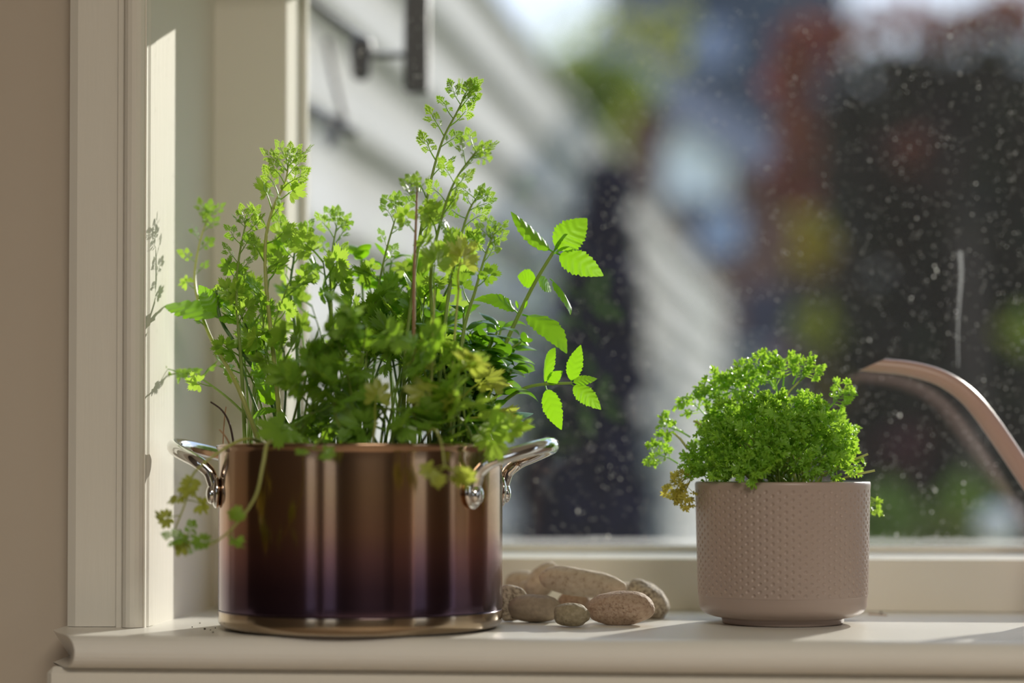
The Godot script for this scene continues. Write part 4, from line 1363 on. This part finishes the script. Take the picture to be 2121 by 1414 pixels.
	cloud(tr, "red_foliage", leaf, M.leaf_mixed, blobs, 850, 0.075, [Color(0.26, 0.055, 0.05), Color(0.20, 0.06, 0.04), Color(0.28, 0.11, 0.045)], 5)
	for d in [["yellow_shrub", "shrub with a mustard yellow clump against the red leaves", 1678, 500, 32, 60, 8.0, [Color(0.42, 0.27, 0.02), Color(0.40, 0.34, 0.03)], 110], ["yellow_shrub", "lone yellow-green clump above the parsley pot's tip", 1690, 672, 36, 38, 7.6, [Color(0.36, 0.36, 0.03), Color(0.26, 0.28, 0.03)], 90], ["green_shrub", "small sunlit green shrub low behind the parsley pot", 1825, 1075, 45, 60, 6.0, [Color(0.24, 0.36, 0.06), Color(0.18, 0.28, 0.04)], 230], ["green_shrub", "bright green clump beneath the reflected spout", 1990, 1030, 45, 42, 6.4, [Color(0.22, 0.34, 0.05), Color(0.26, 0.34, 0.06)], 130], ["yellow_shrub", "yellow-green clump at the far right edge above the spout", 2118, 690, 24, 44, 7.6, [Color(0.36, 0.34, 0.02), Color(0.18, 0.30, 0.03)], 70], ["yellow_shrub", "dim olive clump beside the parsley sprig's tip", 1700, 800, 40, 40, 7.8, [Color(0.14, 0.13, 0.02), Color(0.16, 0.11, 0.03)], 80], ["purple_shrub", "dim maroon clump between the pot and the spout's reflection", 1880, 920, 50, 40, 7.4, [Color(0.10, 0.03, 0.05), Color(0.12, 0.04, 0.04)], 110], ["green_shrub", "olive grass clump along the bottom right of the glass", 1960, 1105, 90, 25, 5.6, [Color(0.18, 0.20, 0.05), Color(0.12, 0.16, 0.04)], 150]]:
		var ft := far(d[2], d[3], d[6])
		ft.y = ground
		var q := thing(d[0], d[1], "shrub", ft)
		trunk(q, far(d[2], d[3], d[6]), 0.012)
		var u: float = d[6] / FPX
		cloud(q, "foliage", leaf, M.leaf_mixed, [[far(d[2], d[3], d[6]), Vector3(d[4] * u, d[5] * u, d[4] * u)]], d[8], 0.06, d[7], 90 + int(d[2]))
	# dark fence, trough and pink flower
	var fd := 11.0
	var ff := far(1682, 965, fd)
	ff.y = ground
	var fence := thing("garden_fence", "dark blue board fence behind the trough", "fence", ff)
	s = Shape.new()
	s.box(Vector3(0, 0, 0), Vector3(0.145, far(1640, 592, fd).y - ground, 0.03), 0.006)
	var fb := s.commit()
	for k in 5:
		put("fence_board", fb, M.fence_dark, fence, Transform3D(Basis(Vector3.UP, deg_to_rad(5)), rt * (k - 2.0) * 0.152 + Vector3(0, (far(1640, 592, fd).y - ground) / 2, 0)))
	var tp := far(1560, 745, fd - 0.8)
	var trough := thing("planter_trough", "pale grey trough on legs before the dark fence", "planter", Vector3(tp.x, ground, tp.z))
	s = Shape.new()
	s.box(Vector3(0, tp.y - ground, 0), Vector3(0.26, 0.13, 0.2), 0.02)
	built("box", s, M.trough_grey, trough)
	for e in [-0.1, 0.1]:
		s = Shape.new()
		s.box(Vector3(e, (tp.y - ground - 0.065) / 2, 0), Vector3(0.03, tp.y - ground - 0.065, 0.03), 0.004)
		built("leg", s, M.fence_dark, trough)
	var fp := far(1612, 742, fd - 1.2)
	var flower := thing("garden_flower", "round dusty pink flower head beside the pale trough", "flower", Vector3(fp.x, ground, fp.z))
	s = Shape.new()
	s.tube([Vector3.ZERO, Vector3(0.01, (fp.y - ground) * 0.5, 0), Vector3(0, fp.y - ground, 0)], func(_t: float) -> float: return 0.006, 6)
	built("stem", s, M.stem_dark, flower)
	rng.seed = 5
	s = Shape.new()
	for k in 40:
		var d := rdir()
		blade(s, Vector3(0, fp.y - ground, 0) + d * 0.02, Vector3(0, fp.y - ground, 0) + d * 0.07, 0.022, rdir())
	built("petals", s, M.flower_pink, flower)
	var st := far(2062, 1092, 5.0)
	s = Shape.new()
	s.ball(Vector3.ZERO, Vector3(0.05, 0.05, 0.05), 16, 10)
	var stone := thing("garden_ornament", "pale round stone ornament on a post at the bottom right", "ornament", Vector3(st.x, ground, st.z))
	built("globe", s, M.stone_pale, stone, Transform3D(Basis(), Vector3(0, st.y - ground, 0)))
	s = Shape.new()
	s.box(Vector3(0, (st.y - ground - 0.04) / 2, 0), Vector3(0.05, st.y - ground - 0.04, 0.05), 0.005)
	built("post", s, M.stone_pale, stone)

func _ready() -> void:
	set_view()
	make_materials()
	room()
	outdoors()
	steel_pan()
	clay_pot()
	pebbles()
	watering_can()
	herbs()
	parsley()
	crumbs()
